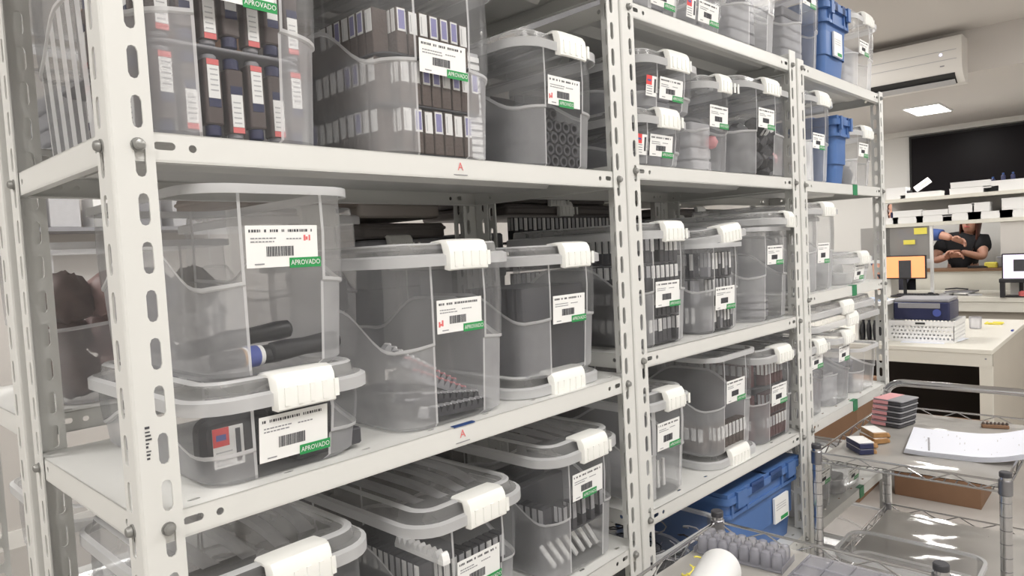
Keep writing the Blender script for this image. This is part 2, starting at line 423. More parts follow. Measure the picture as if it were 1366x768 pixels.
def box_body(W, D, H, line=.46, ribs=False, frost='frost', rimlip=True, amp=.24):
    mb = MB(); r = .045
    full = perim(W, D, r); n = len(full)
    def loop(off, zf):
        pr = perim(W, D, r, off); return [(x, y, zf(full[k])) for k, (x, y) in enumerate(pr)]
    hy = D/2
    def wl(p):
        x, y = p; s = max(0, 1-abs(y)/(hy-.02)) if abs(x) > W/2-.02 else 0
        fr = 0
        if abs(x) < W/2-.01 and abs(y) > hy-.02: fr = .05*(1-abs(x)/(W/2))
        return H*(line+amp*(.5-.5*math.cos(PI*min(1, s*1.35)))+fr)
    def o(z): return -TAP*(1-z/H)
    # loops per row, offsets follow height
    def row(zf, extra=0):
        out = []
        for k in range(n):
            z = zf(full[k]); x, y = full[k]; ins = TAP*(1-z/H)-extra
            out.append((x-math.copysign(ins, x)*min(1, abs(x)/(W/2)), y-math.copysign(ins, y)*min(1, abs(y)/(D/2)), z))
        return out
    rows = [row(lambda p: 0, -.008), row(lambda p: .007), row(lambda p: wl(p)*.5), row(lambda p: wl(p)-.002, 0), row(lambda p: wl(p), .0025), row(lambda p: wl(p)+.0042, .0025), row(lambda p: (wl(p)+H)/2, .002), row(lambda p: H, .002)]
    vs = [p for q in rows for p in q]
    for a in range(len(rows)-1):
        for k in range(n):
            j = (k+1) % n; x = (full[k][0]+full[j][0])/2; y = (full[k][1]+full[j][1])/2
            panel = abs(y) > D/2-.001 and abs(x) < PW+.0001; ridge = abs(y) > D/2-.001 and PW < abs(x) < PW+.0041
            side = abs(x) > W/2-.001
            if ridge: m = 'rim'
            elif panel: m = 'clear'
            elif a < 3:
                m = frost
                if ribs and side: m = 'rim' if (k % 2) else 'clear'
            elif a < 5: m = 'rim'
            else: m = 'haze'
            mb.f.append([a*n+k, a*n+j, (a+1)*n+j, (a+1)*n+k]); mb.m.append(mb.mi(m))
    mb.f.append(list(range(n-1, -1, -1))); mb.m.append(mb.mi('haze'))
    mb.v = vs+mb.v
    if rimlip:
        L = [loop(.002, lambda p: H-.010), loop(.008, lambda p: H-.011), loop(.008, lambda p: H), loop(-.0005, lambda p: H), loop(-.0005, lambda p: H-.006)]
        mb.loops(L, 'rim')
    return mb
def lid_mesh(W, D):
    mb = MB(); r = .045
    def lp(off, z): return [(x, y, z) for x, y in perim(W, D, r, off)]
    mb.loops([lp(.0085, -.014), lp(.0105, -.014), lp(.0105, .001), lp(.004, .004)], 'rim')
    mb.loops([lp(.004, .004), lp(-.006, .005), lp(-.008, .018)], 'lidc')
    mb.loops([lp(-.008, .018), lp(-.011, .0205), lp(-.018, .0205), lp(-.020, .017)], 'rim')
    mb.loops([lp(-.020, .017), lp(-.024, .012)], 'lidc', False, True)
    for k in range(4):                                     # arched ridges on the deck
        f = (k-1.5)/1.5; xc = f*(W/2-.055); pts = []
        yl = D/2-.05-.02*abs(f)
        for s in range(9):
            t = -1+2*s/8; pts.append((xc+.012*f*(1-t*t)+.010*(1-t*t), yl*t, .0125+.006*(1-t**4)))
        L = []
        for (x, y, z) in pts:
            L.append([(x-.011, y, .012), (x-.007, y, z), (x+.007, y, z), (x+.011, y, .012)])
        mb.loops(L, 'frost', closed=False)
    return mb
def clip_mesh(w=.098):
    mb = MB()
    prof = [(.026, .0225), (.002, .0245), (-.008, .022), (-.0135, .014), (-.0155, .002), (-.0150, -.020), (-.0125, -.022), (-.0120, .0), (-.006, .0205), (.026, .0205)]
    n = len(prof)
    for ins, x0, x1 in ((0, -w/2, w/2),):
        mb.loops([[(x0, y*.8+.004, z*.9) for y, z in prof], [(x0+.004, y, z) for y, z in prof], [(-.02, y-.0006, z+.0006) for y, z in prof], [(.02, y-.0006, z+.0006) for y, z in prof], [(x1-.004, y, z) for y, z in prof], [(x1, y*.8+.004, z*.9) for y, z in prof]], 'clipw', True, True)
    for k in range(5): mb.box((-w/2+.012+k*.017, -.0172, -.016), (-w/2+.018+k*.017, -.0145, .006), 'clipw')
    return mb
def sticker(parent, W, D, H, z0, hgt=.048, x0=-.047, wid=.092, mark=None, seed=0, tagside=.5, logo=False):
    rnd = random.Random(seed)
    y = lambda z: -(D/2-TAP*(1-z/H))-.0032
    def B(mb, xa, za, xb, zb, m, d=0):
        ya, yb = y(za)-d, y(zb)-d
        mb.add([(xa, ya, za), (xb, ya, za), (xb, yb, zb), (xa, yb, zb), (xa, ya+.0004, za), (xb, ya+.0004, za), (xb, yb+.0004, zb), (xa, yb+.0004, zb)], [(0, 1, 2, 3), (7, 6, 5, 4), (0, 4, 5, 1), (1, 5, 6, 2), (2, 6, 7, 3), (3, 7, 4, 0)], m)
    mb = MB(); B(mb, x0, z0, x0+wid, z0+hgt, 'paper')
    x = x0+.004
    while x < x0+wid-.008:                                 # heading too small to read
        w = rnd.uniform(.0008, .0026)
        B(mb, x, z0+hgt-.0080, x+w, z0+hgt-.0048, 'ink', .0004); x += w+rnd.choice([.0010, .0012, .0016, .005])
    for ln in range(2):
        x = x0+.006
        while x < x0+wid*rnd.uniform(.35, .5):
            w = rnd.uniform(.0015, .005); B(mb, x, z0+hgt-.016-.004*ln, x+w, z0+hgt-.0145-.004*ln, 'grey', .0004); x += w+.0012
    x = x0+wid*.55
    while x < x0+wid*.75: B(mb, x, z0+hgt-.017, x+.003, z0+hgt-.0155, 'grey', .0004); x += .0042
    x = x0+wid*.27
    while x < x0+wid*.27+.034:                             # barcode
        w = rnd.choice([.0006, .0009, .0015]); B(mb, x, z0+hgt*.26, x+w, z0+hgt*.50, 'ink', .0004); x += w+rnd.choice([.0006, .0009])
    B(mb, x0+.010, z0+.0035, x0+.022, z0+.005, 'grey', .0004)
    if mark == 'left':
        for (a, b, c, d) in ((.003, .010, .006, .018), (.006, .012, .009, .015), (.009, .011, .012, .020)): B(mb, x0+a, z0+b, x0+c, z0+d, 'pinkred', .0004)
    if mark == 'right':
        for (a, b, c, d) in ((-.019, -.019, -.0165, -.012), (-.016, -.018, -.0135, -.014), (-.012, -.019, -.010, -.012)): B(mb, x0+wid+a, z0+hgt+b, x0+wid+c, z0+hgt+d, 'pinkred', .0004)
    st = mb.build('label_sticker', parent, 0)
    tw, thh = .043, .0125; tx = x0+wid-tw*.92 if tagside > .4 else x0+wid*.32
    tz = z0-.002
    mb = MB(); B(mb, tx, tz, tx+tw, tz+thh, 'green', .0008)
    mb.text('APROVADO', .0088, lambda a, b: (tx+tw/2+a*.84, y(tz+thh/2+b)-.0016, tz+thh/2+b), 'paper')
    mb.build('approval_tag', st, 0)['label'] = 'green tag reading APROVADO'
    if logo:
        mb = MB(); B(mb, x0-.050, z0, x0-.012, z0+hgt*.92, 'paper'); B(mb, x0-.050, z0+hgt*.5, x0-.030, z0+hgt*.92, 'red', .0004); B(mb, x0-.046, z0+hgt*.66, x0-.034, z0+hgt*.74, 'bluep', .0008)
        B(mb, x0-.021, z0+.008, x0-.015, z0+hgt*.8, 'ink', .0004)
        for i in range(4): B(mb, x0-.047, z0+.004+i*.005, x0-.028, z0+.0055+i*.005, 'grey', .0004)
        mb.build('logo_sticker', parent, 0)['label'] = 'small white sticker with a red square'
    return st
BOXES = {}
def storage_box(key, b, u0, u1, z0, H, label, lid=True, D=.40, v0=.012, rz=0, lab=None, ribs=False, clip=True, line=.46, frost='frost', lidrot=None, name='storage_box', amp=.24):
    """u0..u1: body width at its top along the rack, z0: what it stands on, H: body height"""
    W = u1-u0; c = Wp(b, (u0+u1)/2, v0+D/2, z0)
    rt = root(name, c, label, 'storage box', 'clear plastic storage boxes', BAY[b][2]+rz)
    box_body(W, D, H, line, ribs, frost, not lid, amp).build('body', rt, 40)
    if lid:
        lo = lid_mesh(W, D).build('lid', rt, 40, (0, 0, H))
        if clip:
            clip_mesh(min(.086, W*.38)).build('clip', lo, 40, (.010, -D/2-.0005, 0))['label'] = 'white snap clip'
    if lab: sticker(rt, W, D, H, **lab, seed=len(BOXES)+1)
    BOXES[key] = (b, u0, u1, v0, D, z0, H, rz)
    return rt
def loose_lid(b, u, v, z, W, D, label, rot=(0, 0, 0), clipside=1):
    c = Wp(b, u, v, z)
    lo = lid_mesh(W, D).build('box_lid', None, 40, c); lo.rotation_euler = (rot[0], rot[1], BAY[b][2]+rot[2])
    tag(lo, label, 'lid', 'loose box lids')
    if clipside: clip_mesh().build('clip', lo, 40, (0, -D/2-.0005, 0))['label'] = 'white snap clip'
    return lo
LB = lambda z0, **k: dict(z0=z0, **k)
s1, s2, s3, s4, s5 = (SHELF[i] for i in (1, 2, 3, 4, 5))
E_ = .0008
# nearest rack, shelf B
storage_box('uB1', 1, .030, .272, s1['B']+E_, .28, 'tall clear box of red-tipped cartridges at the left end of the upper shelf', lab=LB(.157), ribs=True)
storage_box('uB2', 1, .345, .588, s1['B']+E_, .28, 'tall clear box packed with tiers of white-labelled packets on the upper shelf', lab=LB(.122))
storage_box('uB3', 1, .645, .862, s1['B']+E_, .215, 'clear box of dark rolls at the right end of the nearest rack upper shelf', lab=LB(.110, mark='left', hgt=.05, tagside=.2))
# shelf C
storage_box('c1l', 1, .072, .300, s1['C']+E_, .103, 'shallow lidded clear box of black pads under the open tall box', lab=LB(.020, hgt=.056), line=.34, amp=.3)
storage_box('c1u', 1, .085, .290, s1['C']+.103+.0225, .226, 'tall open clear box with a few black handles, standing on the shallow box', lid=False, lab=LB(.128, mark='right', hgt=.05, x0=-.049, wid=.094))
storage_box('c2', 1, .350, .590, s1['C']+E_, .255, 'tall lidded clear box with ridged pink strips at its bottom on the middle shelf', lab=LB(.140, mark='left', hgt=.05))
loose_lid(1, .735, .225, s1['C']+.016, .235, .385, 'flat clear lid lying under the box of dark slabs on the middle shelf')
storage_box('c3', 1, .632, .846, s1['C']+.030, .215, 'clear box of dark slabs standing on a loose lid on the middle shelf', lab=LB(.095, hgt=.05))
# shelf D
storage_box('d1', 1, .045, .285, s1['D']+E_, .225, 'lidded clear box at the left end of the lower shelf, ridged lid up close', lab=LB(.10))
storage_box('d2', 1, .370, .594, s1['D']+E_, .205, 'lidded clear box of white-labelled packets and foam strip, second on the lower shelf', lab=LB(.080, hgt=.055, tagside=.5))
storage_box('d3', 1, .660, .875, s1['D']+E_, .230, 'lidded clear box of slanting strips at the right end of the lower shelf', lab=LB(.140, hgt=.05, tagside=.2))
# middle rack
storage_box('2a0', 2, .090, .275, s2['A']+E_, .10, 'shallow clear box at the left end of the middle rack top shelf', lab=LB(.02, x0=-.05, wid=.09))
storage_box('2a1', 2, .285, .460, s2['A']+E_, .10, 'shallow clear box with a red-marked sticker on the middle rack top shelf', lab=LB(.02, x0=-.05, wid=.09, logo=True), D=.38)
storage_box('2a2', 2, .505, .755, s2['A']+E_, .22, 'tall clear box of grey stacks on the middle rack top shelf', lab=LB(.15, hgt=.05))
storage_box('2b1l', 2, .045, .255, s2['B']+E_, .100, 'lower shallow clear box of the stack of two beside the post', lab=LB(.022, hgt=.045, x0=-.045, wid=.085, logo=True), line=.3)
storage_box('2b1t', 2, .080, .310, s2['B']+.100+.0225, .105, 'upper shallow clear box of the stack of two beside the post', lab=LB(.025, hgt=.045, x0=-.045, wid=.09, logo=True), line=.3)
storage_box('2b2', 2, .320, .475, s2['B']+E_, .205, 'narrow clear box with a pink ball among grey pads on the middle rack', lab=LB(.105, hgt=.05, x0=-.045, wid=.085), v0=.012)
storage_box('2b3', 2, .500, .792, s2['B']+E_, .230, 'wide clear box of jumbled black and pale parts on the middle rack', lab=LB(.125, hgt=.05))
storage_box('2c1', 2, .045, .255, s2['C']+E_, .245, 'clear box of banded black and white layers at the left end of the middle rack', lab=LB(.085, hgt=.055))
storage_box('2c2', 2, .300, .500, s2['C']+E_, .215, 'open clear box of dense pale packets with a tilted lid on top', lid=False, lab=LB(.055, hgt=.055))
storage_box('2c3', 2, .555, .785, s2['C']+E_, .250, 'nearly empty tall clear box with a skewed lid on the middle rack', lid=False, lab=LB(.150, hgt=.05))
loose_lid(2, .425, .22, s2['C']+.237, .22, .40, 'loose lid lying tilted on the open box of pale packets', rot=(0, -.10, 0))
loose_lid(2, .70, .20, s2['C']+.268, .24, .39, 'loose lid sitting skewed on the nearly empty tall box', rot=(.0, .02, .22))
storage_box('2d1', 2, .035, .225, s2['D']+E_, .215, 'lidded clear box beside the post, low on the middle rack', lab=LB(.110, hgt=.06, x0=-.045, wid=.085))
loose_lid(2, .445, .222, s2['D']+.016, .235, .39, 'flat clear lid lying under the open box low on the middle rack')
storage_box('2d2', 2, .315, .548, s2['D']+.030, .245, 'tall open clear box standing on a loose lid, low on the middle rack', lid=False, lab=LB(.125, hgt=.055))
storage_box('2d3', 2, .562, .792, s2['D']+E_, .235, 'lidded clear box of layered maroon packets, low at the far end of the middle rack', lab=LB(.10, hgt=.055), v0=.014)
# farthest rack
storage_box('3a1', 3, .022, .238, s3['A']+E_, .25, 'tall clear box of grey packets beside the blue crate on the top shelf', lab=LB(.18, hgt=.04), D=.40)
storage_box('3a3', 3, .475, .745, s3['A']+E_, .235, 'tall clear box with a bulging lid at the far end of the top shelf', lab=LB(.12, hgt=.045))
storage_box('3b1', 3, .060, .300, s3['B']+E_, .245, 'clear box with a white insert on the upper shelf of the farthest rack', lab=LB(.10, hgt=.045))
storage_box('3b3', 3, .460, .690, s3['B']+E_, .18, 'pale clear box at the far end of the upper shelf of the farthest rack', lab=LB(.10, hgt=.045))
storage_box('3c1', 3, .070, .320, s3['C']+E_, .245, 'tall lidded clear box at the near end of the farthest rack, above the lid stack', lab=LB(.085, hgt=.06))
storage_box('3c2', 3, .380, .640, s3['C']+E_, .085, 'low lidded clear box on the farthest rack with white sheets inside', lab=LB(.015, hgt=.05), D=.20)
storage_box('3c3', 3, .470, .735, s3['C']+E_, .235, 'tall clear box behind the low one at the far end of the farthest rack', lid=True, clip=False, v0=.222, D=.20)
storage_box('3d1', 3, .022, .205, s3['D']+E_, .215, 'lidded clear box against the post under the lid stack, low on the farthest rack', lab=LB(.15, hgt=.05), v0=.014)
storage_box('3d2', 3, .240, .435, s3['D']+E_, .215, 'lidded clear box second under the lid stack, low on the farthest rack', lab=LB(.14, hgt=.05))
storage_box('3d3', 3, .480, .690, s3['D']+E_, .155, 'open clear box of grey coils at the far end, low on the farthest rack', lid=False)
loose_lid(3, .36, .21, s3['D']+.312, .60, .39, 'large flat lid uppermost of the stack on the farthest rack', rot=(0, 0, .0))
loose_lid(3, .40, .21, s3['D']+.270, .63, .39, 'large flat lid beneath the uppermost one of the stack on the farthest rack')
storage_box('3e1', 3, .040, .250, s3['E']+E_, .17, 'clear box with a grey card inside, under the row with green tape, near the cart', lab=LB(.09, hgt=.045))
storage_box('3e2', 3, .290, .520, s3['E']+E_, .11, 'low clear box second on the shelf level with the cart', lab=LB(.03, hgt=.045))
storage_box('3f1', 3, .030, .380, s3['F']+E_, .12, 'wide open clear tub of dark pieces at the near end of the bottom shelf', lid=False, line=.3)
storage_box('3f2', 3, .410, .735, s3['F']+E_, .15, 'wide open clear tub at the far end of the bottom shelf', lid=False, line=.3)
storage_box('2e1', 2, .045, .335, s2['E']+E_, .185, 'open clear tub heaped with black wire pieces beside the blue crate', lid=False, line=.3)
# racks behind, seen through the gaps
storage_box('4c1', 4, .050, .350, s4['C']+E_, .26, 'ribbed clear box of brown bags on the rack behind, past the end post', lid=False, v0=.03, D=.36, ribs=True)
storage_box('4c2', 4, .390, .64, s4['C']+E_, .30, 'lidded clear box on the rack behind, seen above the strips box', v0=.03, D=.36)
storage_box('4b1', 4, .03, .33, s4['B']+E_, .26, 'clear box of dark stock on the rack behind, at the top left edge', v0=.03, D=.36, lab=LB(.16))
storage_box('4d1', 4, -.0+.05, .33, s4['D']+E_, .22, 'lidded clear box low on the rack behind, at the lower left edge', v0=.02, D=.38)

# ---------------------------------------------------------------- what is in the boxes
def IN(key, x, y, z):
    b, u0, u1, v0, D, z0, H, rz = BOXES[key]
    return Wp(b, (u0+u1)/2+x, v0+D/2+y, z0+z)
def RZ(key): return BAY[BOXES[key][0]][2]
def dims(key):
    b, u0, u1, v0, D, z0, H, rz = BOXES[key]; return u1-u0, D, H
def place(me, name, key, x, y, z, label, cat, group=None, rx=0, ry=0, rz=0):
    o = link(name, me, None, IN(key, x, y, z)); o.rotation_euler = (rx, ry, RZ(key)+rz)
    return tag(o, label, cat, group)
def packet_mesh(w, d, h, frac, lab, body, blue=False):
    mb = MB(); mb.rbox((-w/2, -d/2, 0), (w/2, d/2, h), .002, body)
    mb.box((-w*.40, -d/2-.0006, h*(1-frac)), (w*.40, -d/2, h*.97), lab)
    if blue: mb.box((-w*.30, -d/2-.0009, h*(1-frac)+.003), (w*.30, -d/2-.0006, h*.93), 'lilac')
    else: mb.box((-w*.25, -d/2-.0009, h*(1-frac)+.003), (-w*.18, -d/2-.0006, h*.9), 'lgrey')
    for y in (-d*.36, d*.06): mb.box((-w/2-.0006, y, h*(1-frac)), (-w/2, y+d*.30, h*.97), lab)
    return mb.mesh('packet', 0)
def tiers(key, zs, h, label, group, meshes, w=.0185, nside=10, nfront=None, d=.028, traym='dark', y0=.034):
    W, D, H = dims(key); rnd = random.Random(key)
    t = MB().rbox((-W/2+TAP+.010, -D/2+TAP+.010, 0), (W/2-TAP-.010, D/2-TAP-.012, .003), .03, traym).mesh('tray')
    for i, z in enumerate(zs):
        place(t, 'tray', key, 0, 0, z, 'thin dark tray under packets in the '+label, 'tray', 'trays in the '+label)
        xa, xb = -W/2+TAP+.050, W/2-TAP-.030
        n = nfront or int((xb-xa)/w)+1
        for k in range(n):
            if rnd.random() < .08: continue
            place(rnd.choice(meshes), 'packet', key, xa+(xb-xa)*k/max(1, n-1), -D/2+TAP+.010+d/2, z+.0032, 'small upright packet in the '+label, 'packet', group, rz=rnd.uniform(-.05, .05))
        for k in range(nside):
            if rnd.random() < .06: continue
            place(rnd.choice(meshes), 'packet', key, -W/2+TAP+.012+d/2, -D/2+y0+w/2+.006+k*(w+.0012), z+.0032, 'small upright packet in the '+label, 'packet', group, rz=-PI/2+rnd.uniform(-.05, .05))
# red-tipped cartridges
mb = MB(); mb.rbox((-.0105, -.0105, .006), (.0105, .0105, .082), .004, mat('brown_black_cartridge', (.085, .065, .062), .4, noise=.3, scale=40)); mb.lathe([(.008, .082), (.009, .083), (.009, .094), (.006, .096)], (0, 0, 0), 'navy', 12); mb.lathe([(.007, 0), (.009, .002), (.009, .006)], (0, 0, 0), 'grey', 12)
cart_me = mb.mesh('cartridge')
mb = MB(); mb.box((-.0068, -.0113, .014), (.0068, -.0105, .052), 'paper').box((-.0070, -.0113, .007), (.0070, -.0105, .0135), 'pinkred').box((-.0070, -.0113, .0525), (.0070, -.0105, .062), 'navy')
for i in range(5): mb.box((-.005, -.0116, .018+i*.006), (.004, -.0113, .0195+i*.006), 'lgrey')
clab_me = mb.mesh('label', 0)
W, D, H = dims('uB1')
for row, z in enumerate((.006, .112)):
    for k in range(13):
        if k < 7: x, y, r = -W/2+.044+k*.0265, -D/2+TAP+.026, 0
        else: x, y, r = -W/2+TAP+.026, -D/2+.085+(k-7)*.030, -PI/2
        flip = (k % 2 == 0) == (row == 0)
        o = place(cart_me, 'cartridge', 'uB1', x, y, z+(.097 if flip else 0), 'dark cartridge with white label and red tip, in the left box of the upper shelf', 'cartridge', 'red-tipped cartridges', ry=PI if flip else 0, rz=r)
        if flip: o.rotation_euler = (PI, 0, RZ('uB1')+r+PI)
        link('label', clab_me, o)
tr = MB(); tr.rbox((-W/2+.024, -D/2+.024, 0), (W/2-.024, D/2-.03, .004), .03, 'grey')
place(tr.mesh('tray'), 'tray', 'uB1', 0, 0, .1065, 'grey divider tray between the two tiers of red-tipped cartridges', 'tray')
cb = MB().rbox((-.082, -.012, 0), (.082, .16, .098), .004, 'card')
place(cb.mesh('carton'), 'carton', 'uB1', .0, -.07, .112, 'brown carton standing behind the red-tipped cartridges', 'carton')
# packets
P_w = [packet_mesh(.0175, .028, .066, .52, 'paper', 'brown'), packet_mesh(.0175, .028, .066, .52, 'paper', 'brown', True), packet_mesh(.0175, .028, .064, .52, 'paper', 'brown')]
tiers('uB2', (.004, .075, .146), .066, 'second box of the upper shelf', 'packets in the second upper box', P_w)
mb = MB()
for k in range(14): mb.box((-.016, 0, .004+k*.012), (.016, .004, .012+k*.012), 'white')
mb.box((-.018, .004, 0), (.018, .009, .175), 'lgrey')
place(mb.mesh('ribbed_strip'), 'ribbed_strip', 'uB2', .088, -.168, .004, 'white ribbed strip standing in the right corner of the packed box', 'strip')
# dark rolls
mb = MB(); mb.lathe([(.004, .02), (.0065, .0), (.0105, 0), (.0118, .003), (.0118, .27), (.008, .272)], (0, 0, 0), 'dark', 14, 1)
roll = mb.mesh('roll'); W, D, H = dims('uB3')
for r in range(5):
    for k in range(7 if r % 2 == 0 else 6):
        if r == 4 and k > 3: continue
        place(roll, 'roll', 'uB3', -W/2+.036+k*.0243+(.012 if r % 2 else 0), -D/2+.03, .017+r*.0212, 'dark roll lying end-on in the right box of the upper shelf', 'roll', 'dark rolls in the right upper box')
# handles in the open tall box
mb = MB(); mb.lathe([(.006, 0), (.0125, .004), (.0135, .02), (.0115, .05), (.0135, .085), (.012, .1), (.006, .104)], (0, 0, 0), 'blackp', 16, 0)
hand = mb.mesh('handle')
for (x, y, z, r, ry, lb) in ((-.005, -.150, .020, .02, -.04, 'black handle lying lowest in the open tall box'), (-.03, -.05, .030, -.25, -.1, 'black handle lying across at the back of the open tall box'), (-.06, -.02, .02, .6, 0, 'black handle lying obliquely in the left of the open tall box')):
    place(hand, 'tool_handle', 'c1u', x, y, z, lb, 'handle', rz=r, ry=ry)
mb = MB(); mb.lathe([(.008, -.03), (.0115, -.028), (.0118, .007)], (0, 0, 0), 'blackp', 16, 0); mb.lathe([(.0124, .007), (.0124, .010)], (0, 0, 0), 'amber', 16, 0); mb.lathe([(.0128, .010), (.0128, .013)], (0, 0, 0), 'paper', 16, 0); mb.lathe([(.0135, .013), (.0135, .028)], (0, 0, 0), 'bluep', 16, 0); mb.lathe([(.0128, .028), (.0128, .034)], (0, 0, 0), 'paper', 16, 0); mb.lathe([(.012, .034), (.0125, .06), (.008, .075)], (0, 0, 0), 'blackp', 16, 0)
place(mb.mesh('banded_handle'), 'tool_handle', 'c1u', -.048, -.150, .018, 'black handle with blue and white bands in the open tall box', 'handle', rz=.1)
# pads in the shallow box
pad = MB().rbox((-.045, -.014, 0), (.045, .014, .070), .016, 'blackp', 1).mesh('pad')
for (x, y, z, r, lb) in ((-.056, -.148, .008, .03, 'black rounded pad with a red and white sticker in the shallow box'), (.035, -.142, .010, -.04, 'black rounded pad behind the label of the shallow box'), (-.02, -.09, .010, .1, 'black rounded pad second in depth in the shallow box'), (.05, -.06, .008, -.2, 'black rounded pad toward the back of the shallow box')):
    o = place(pad, 'pad', 'c1l', x, y, z, lb, 'pad', rz=r)
    if 'sticker' in lb:
        mb = MB(); mb.box((-.032, -.0150, .010), (.006, -.0143, .058), 'paper').box((-.032, -.0154, .036), (-.012, -.0150, .058), 'red').box((-.028, -.0158, .043), (-.016, -.0154, .050), 'bluep').box((-.004, -.0154, .014), (.002, -.0150, .054), 'ink')
        for i in range(4): mb.box((-.029, -.0154, .013+i*.005), (-.009, -.0150, .0145+i*.005), 'lgrey')
        mb.build('sticker', o, 0)['label'] = 'white sticker with a red square'
mb = MB(); mb.lathe([(.014, 0), (.016, .003), (.016, .02)], (0, 0, 0), 'white', 16, 0); mb.lathe([(.0165, .02), (.0165, .026)], (0, 0, 0), 'pinkred', 16, 0); mb.lathe([(.014, .026), (.013, .032)], (0, 0, 0), 'blackp', 16, 0)
place(mb.mesh('cap'), 'white_stopper', 'c1l', -.092, -.13, .024, 'white stopper with a coral ring in the left of the shallow box', 'stopper')
place(MB().rbox((-.05, -.012, 0), (.05, .012, .022), .005, 'dark').mesh('bar'), 'bar', 'c1l', .06, -.165, .006, 'dark low bar at the right of the shallow box', 'bar')
# toothed strips
def strip_mesh(body, top):
    mb = MB(); mb.box((-.058, -.007, 0), (.058, .007, .006), body)
    for k in range(9):
        x = -.052+k*.013; mb.prism([(x-.006, .006), (x+.006, .006), (x+.004, .014), (x-.002, .016)], 1, -.0065, .0065, body)
        mb.prism([(x-.0035, .0142), (x+.0035, .0142), (x+.002, .0175), (x-.001, .0175)], 1, -.006, .006, top)
    return mb.mesh('toothed_strip', 0)
st_p, st_d, st_w = strip_mesh('grey', 'pink'), strip_mesh('dark', 'lgrey'), strip_mesh('lgrey', 'white')
for i, (x, y, z, ry, me) in enumerate(((.02, -.165, .008, .04, st_d), (.015, -.147, .022, .14, st_d), (.005, -.130, .044, .42, st_p), (.0, -.113, .060, .48, st_p), (-.008, -.096, .070, .50, st_d), (-.012, -.078, .080, .52, st_w), (.012, -.147, .006, .03, st_w), (.0, -.05, .03, .2, st_d), (.0, -.125, .014, .1, st_d), (.0, -.105, .020, .15, st_d))):
    place(me, 'toothed_strip', 'c2', x, y, z, 'toothed strip in the pile at the bottom of the tall strips box', 'strip', 'toothed strips in the strips box', ry=ry)
place(MB().box((-.042, 0, 0), (.042, .002, .06), 'lgrey').mesh('card', 0), 'card', 'c2', .0, .165, .16, 'grey card at the back of the tall strips box', 'card')
# dark slabs
slab = MB().rbox((-.088, -.008, 0), (.088, .008, .155), .003, 'dark').mesh('slab')
for k in range(7): place(slab, 'slab', 'c3', 0, -.155+k*.021, .006, 'dark upright slab in the box standing on a loose lid', 'slab', 'dark slabs', rx=-.02*k/7)
place(MB().box((-.045, 0, 0), (.045, .002, .07), 'lgrey').mesh('card', 0), 'card', 'c3', -.0, .165, .125, 'grey card at the back of the box of dark slabs', 'card')
# lower shelf
slab2 = MB().rbox((-.095, -.012, 0), (.095, .012, .13), .004, 'dark').mesh('slab')
for k in range(6): place(slab2, 'slab', 'd1', 0, -.15+k*.05, .006, 'dark upright slab in the box at the left end of the lower shelf', 'slab', 'dark slabs in the lower left box')
P_d = [packet_mesh(.013, .026, .060, .62, 'lgrey', 'dark'), packet_mesh(.013, .026, .060, .6, 'paper', 'dark')]
tiers('d2', (.005, .072), .06, 'second box of the lower shelf', 'packets in the second lower box', P_d, w=.014, nside=16, d=.026)
place(strip_mesh('white', 'white'), 'foam_strip', 'd2', -.075, -.20+.05, .145, 'white toothed foam strip in the second lower box', 'strip', rz=-PI/2, ry=0)
stick = MB().rbox((-.0042, -.003, 0), (.0042, .003, .062), .001, 'white').mesh('stick')
for k in range(7): place(stick, 'stick', 'd3', -.055+k*.022, -.155, .012, 'white stick leaning over in the right box of the lower shelf', 'stick', 'white sticks in the lower right box', ry=-.62)
P_m = [packet_mesh(.013, .024, .05, .6, 'lgrey', 'dark')]
tiers('d3', (.075,), .05, 'right box of the lower shelf', 'packets in the right lower box', P_m, w=.015, nside=12, d=.024, nfront=5)
for k in range(3): place(slab2, 'slab', 'd3', 0, -.05+k*.05, .006, 'dark upright slab in the right box of the lower shelf', 'slab', 'dark slabs in the lower right box')
# middle and far racks
gpad = MB().rbox((-.07, -.15, 0), (.07, .14, .028), .008, 'grey').mesh('pad')
gpads = MB().rbox((-.045, -.15, 0), (.045, .14, .028), .008, 'lgrey').mesh('pad')
def stack(key, me, n, dz, label, group=None, x=0, y=0, z=.006):
    for k in range(n): place(me, 'pad', key, x, y, z+k*dz, label, 'pad', group or 'pads: '+label, rz=random.uniform(-.03, .03))
stack('2b1l', gpad, 2, .029, 'grey pad in the lower shallow box of the stack')
stack('2b1t', gpad, 2, .029, 'grey pad in the upper shallow box of the stack')
stack('2a2', gpad, 5, .029, 'grey pad in the tall box on the middle rack top shelf')
stack('2a1', gpads, 2, .029, 'pale pad in the red-marked shallow box on the top shelf')
stack('2a0', gpad, 2, .029, 'grey pad in the shallow box at the left end of the top shelf')
stack('2b2', gpads, 4, .030, 'pale grey pad in the narrow box')
ball = MB().lathe([(.002, -.016), (.010, -.013), (.016, 0), (.010, .013), (.002, .016)], (0, 0, 0), 'pink', 16).mesh('ball', 60)
place(ball, 'ball', '2b2', .01, -.170, .075, 'pink ball in the narrow box on the upper shelf of the middle rack', 'ball')
lump = []
for i, m in enumerate(('blackp', 'blackp', 'dark', 'white', 'pink', 'navy')):
    mb = MB(); mb.lathe([(.004, -.03), (.018, -.026), (.024, -.004), (.019, .02), (.005, .03)], (0, 0, 0), m, 9); lump.append(mb.mesh('part', 20))
rnd = random.Random(11)
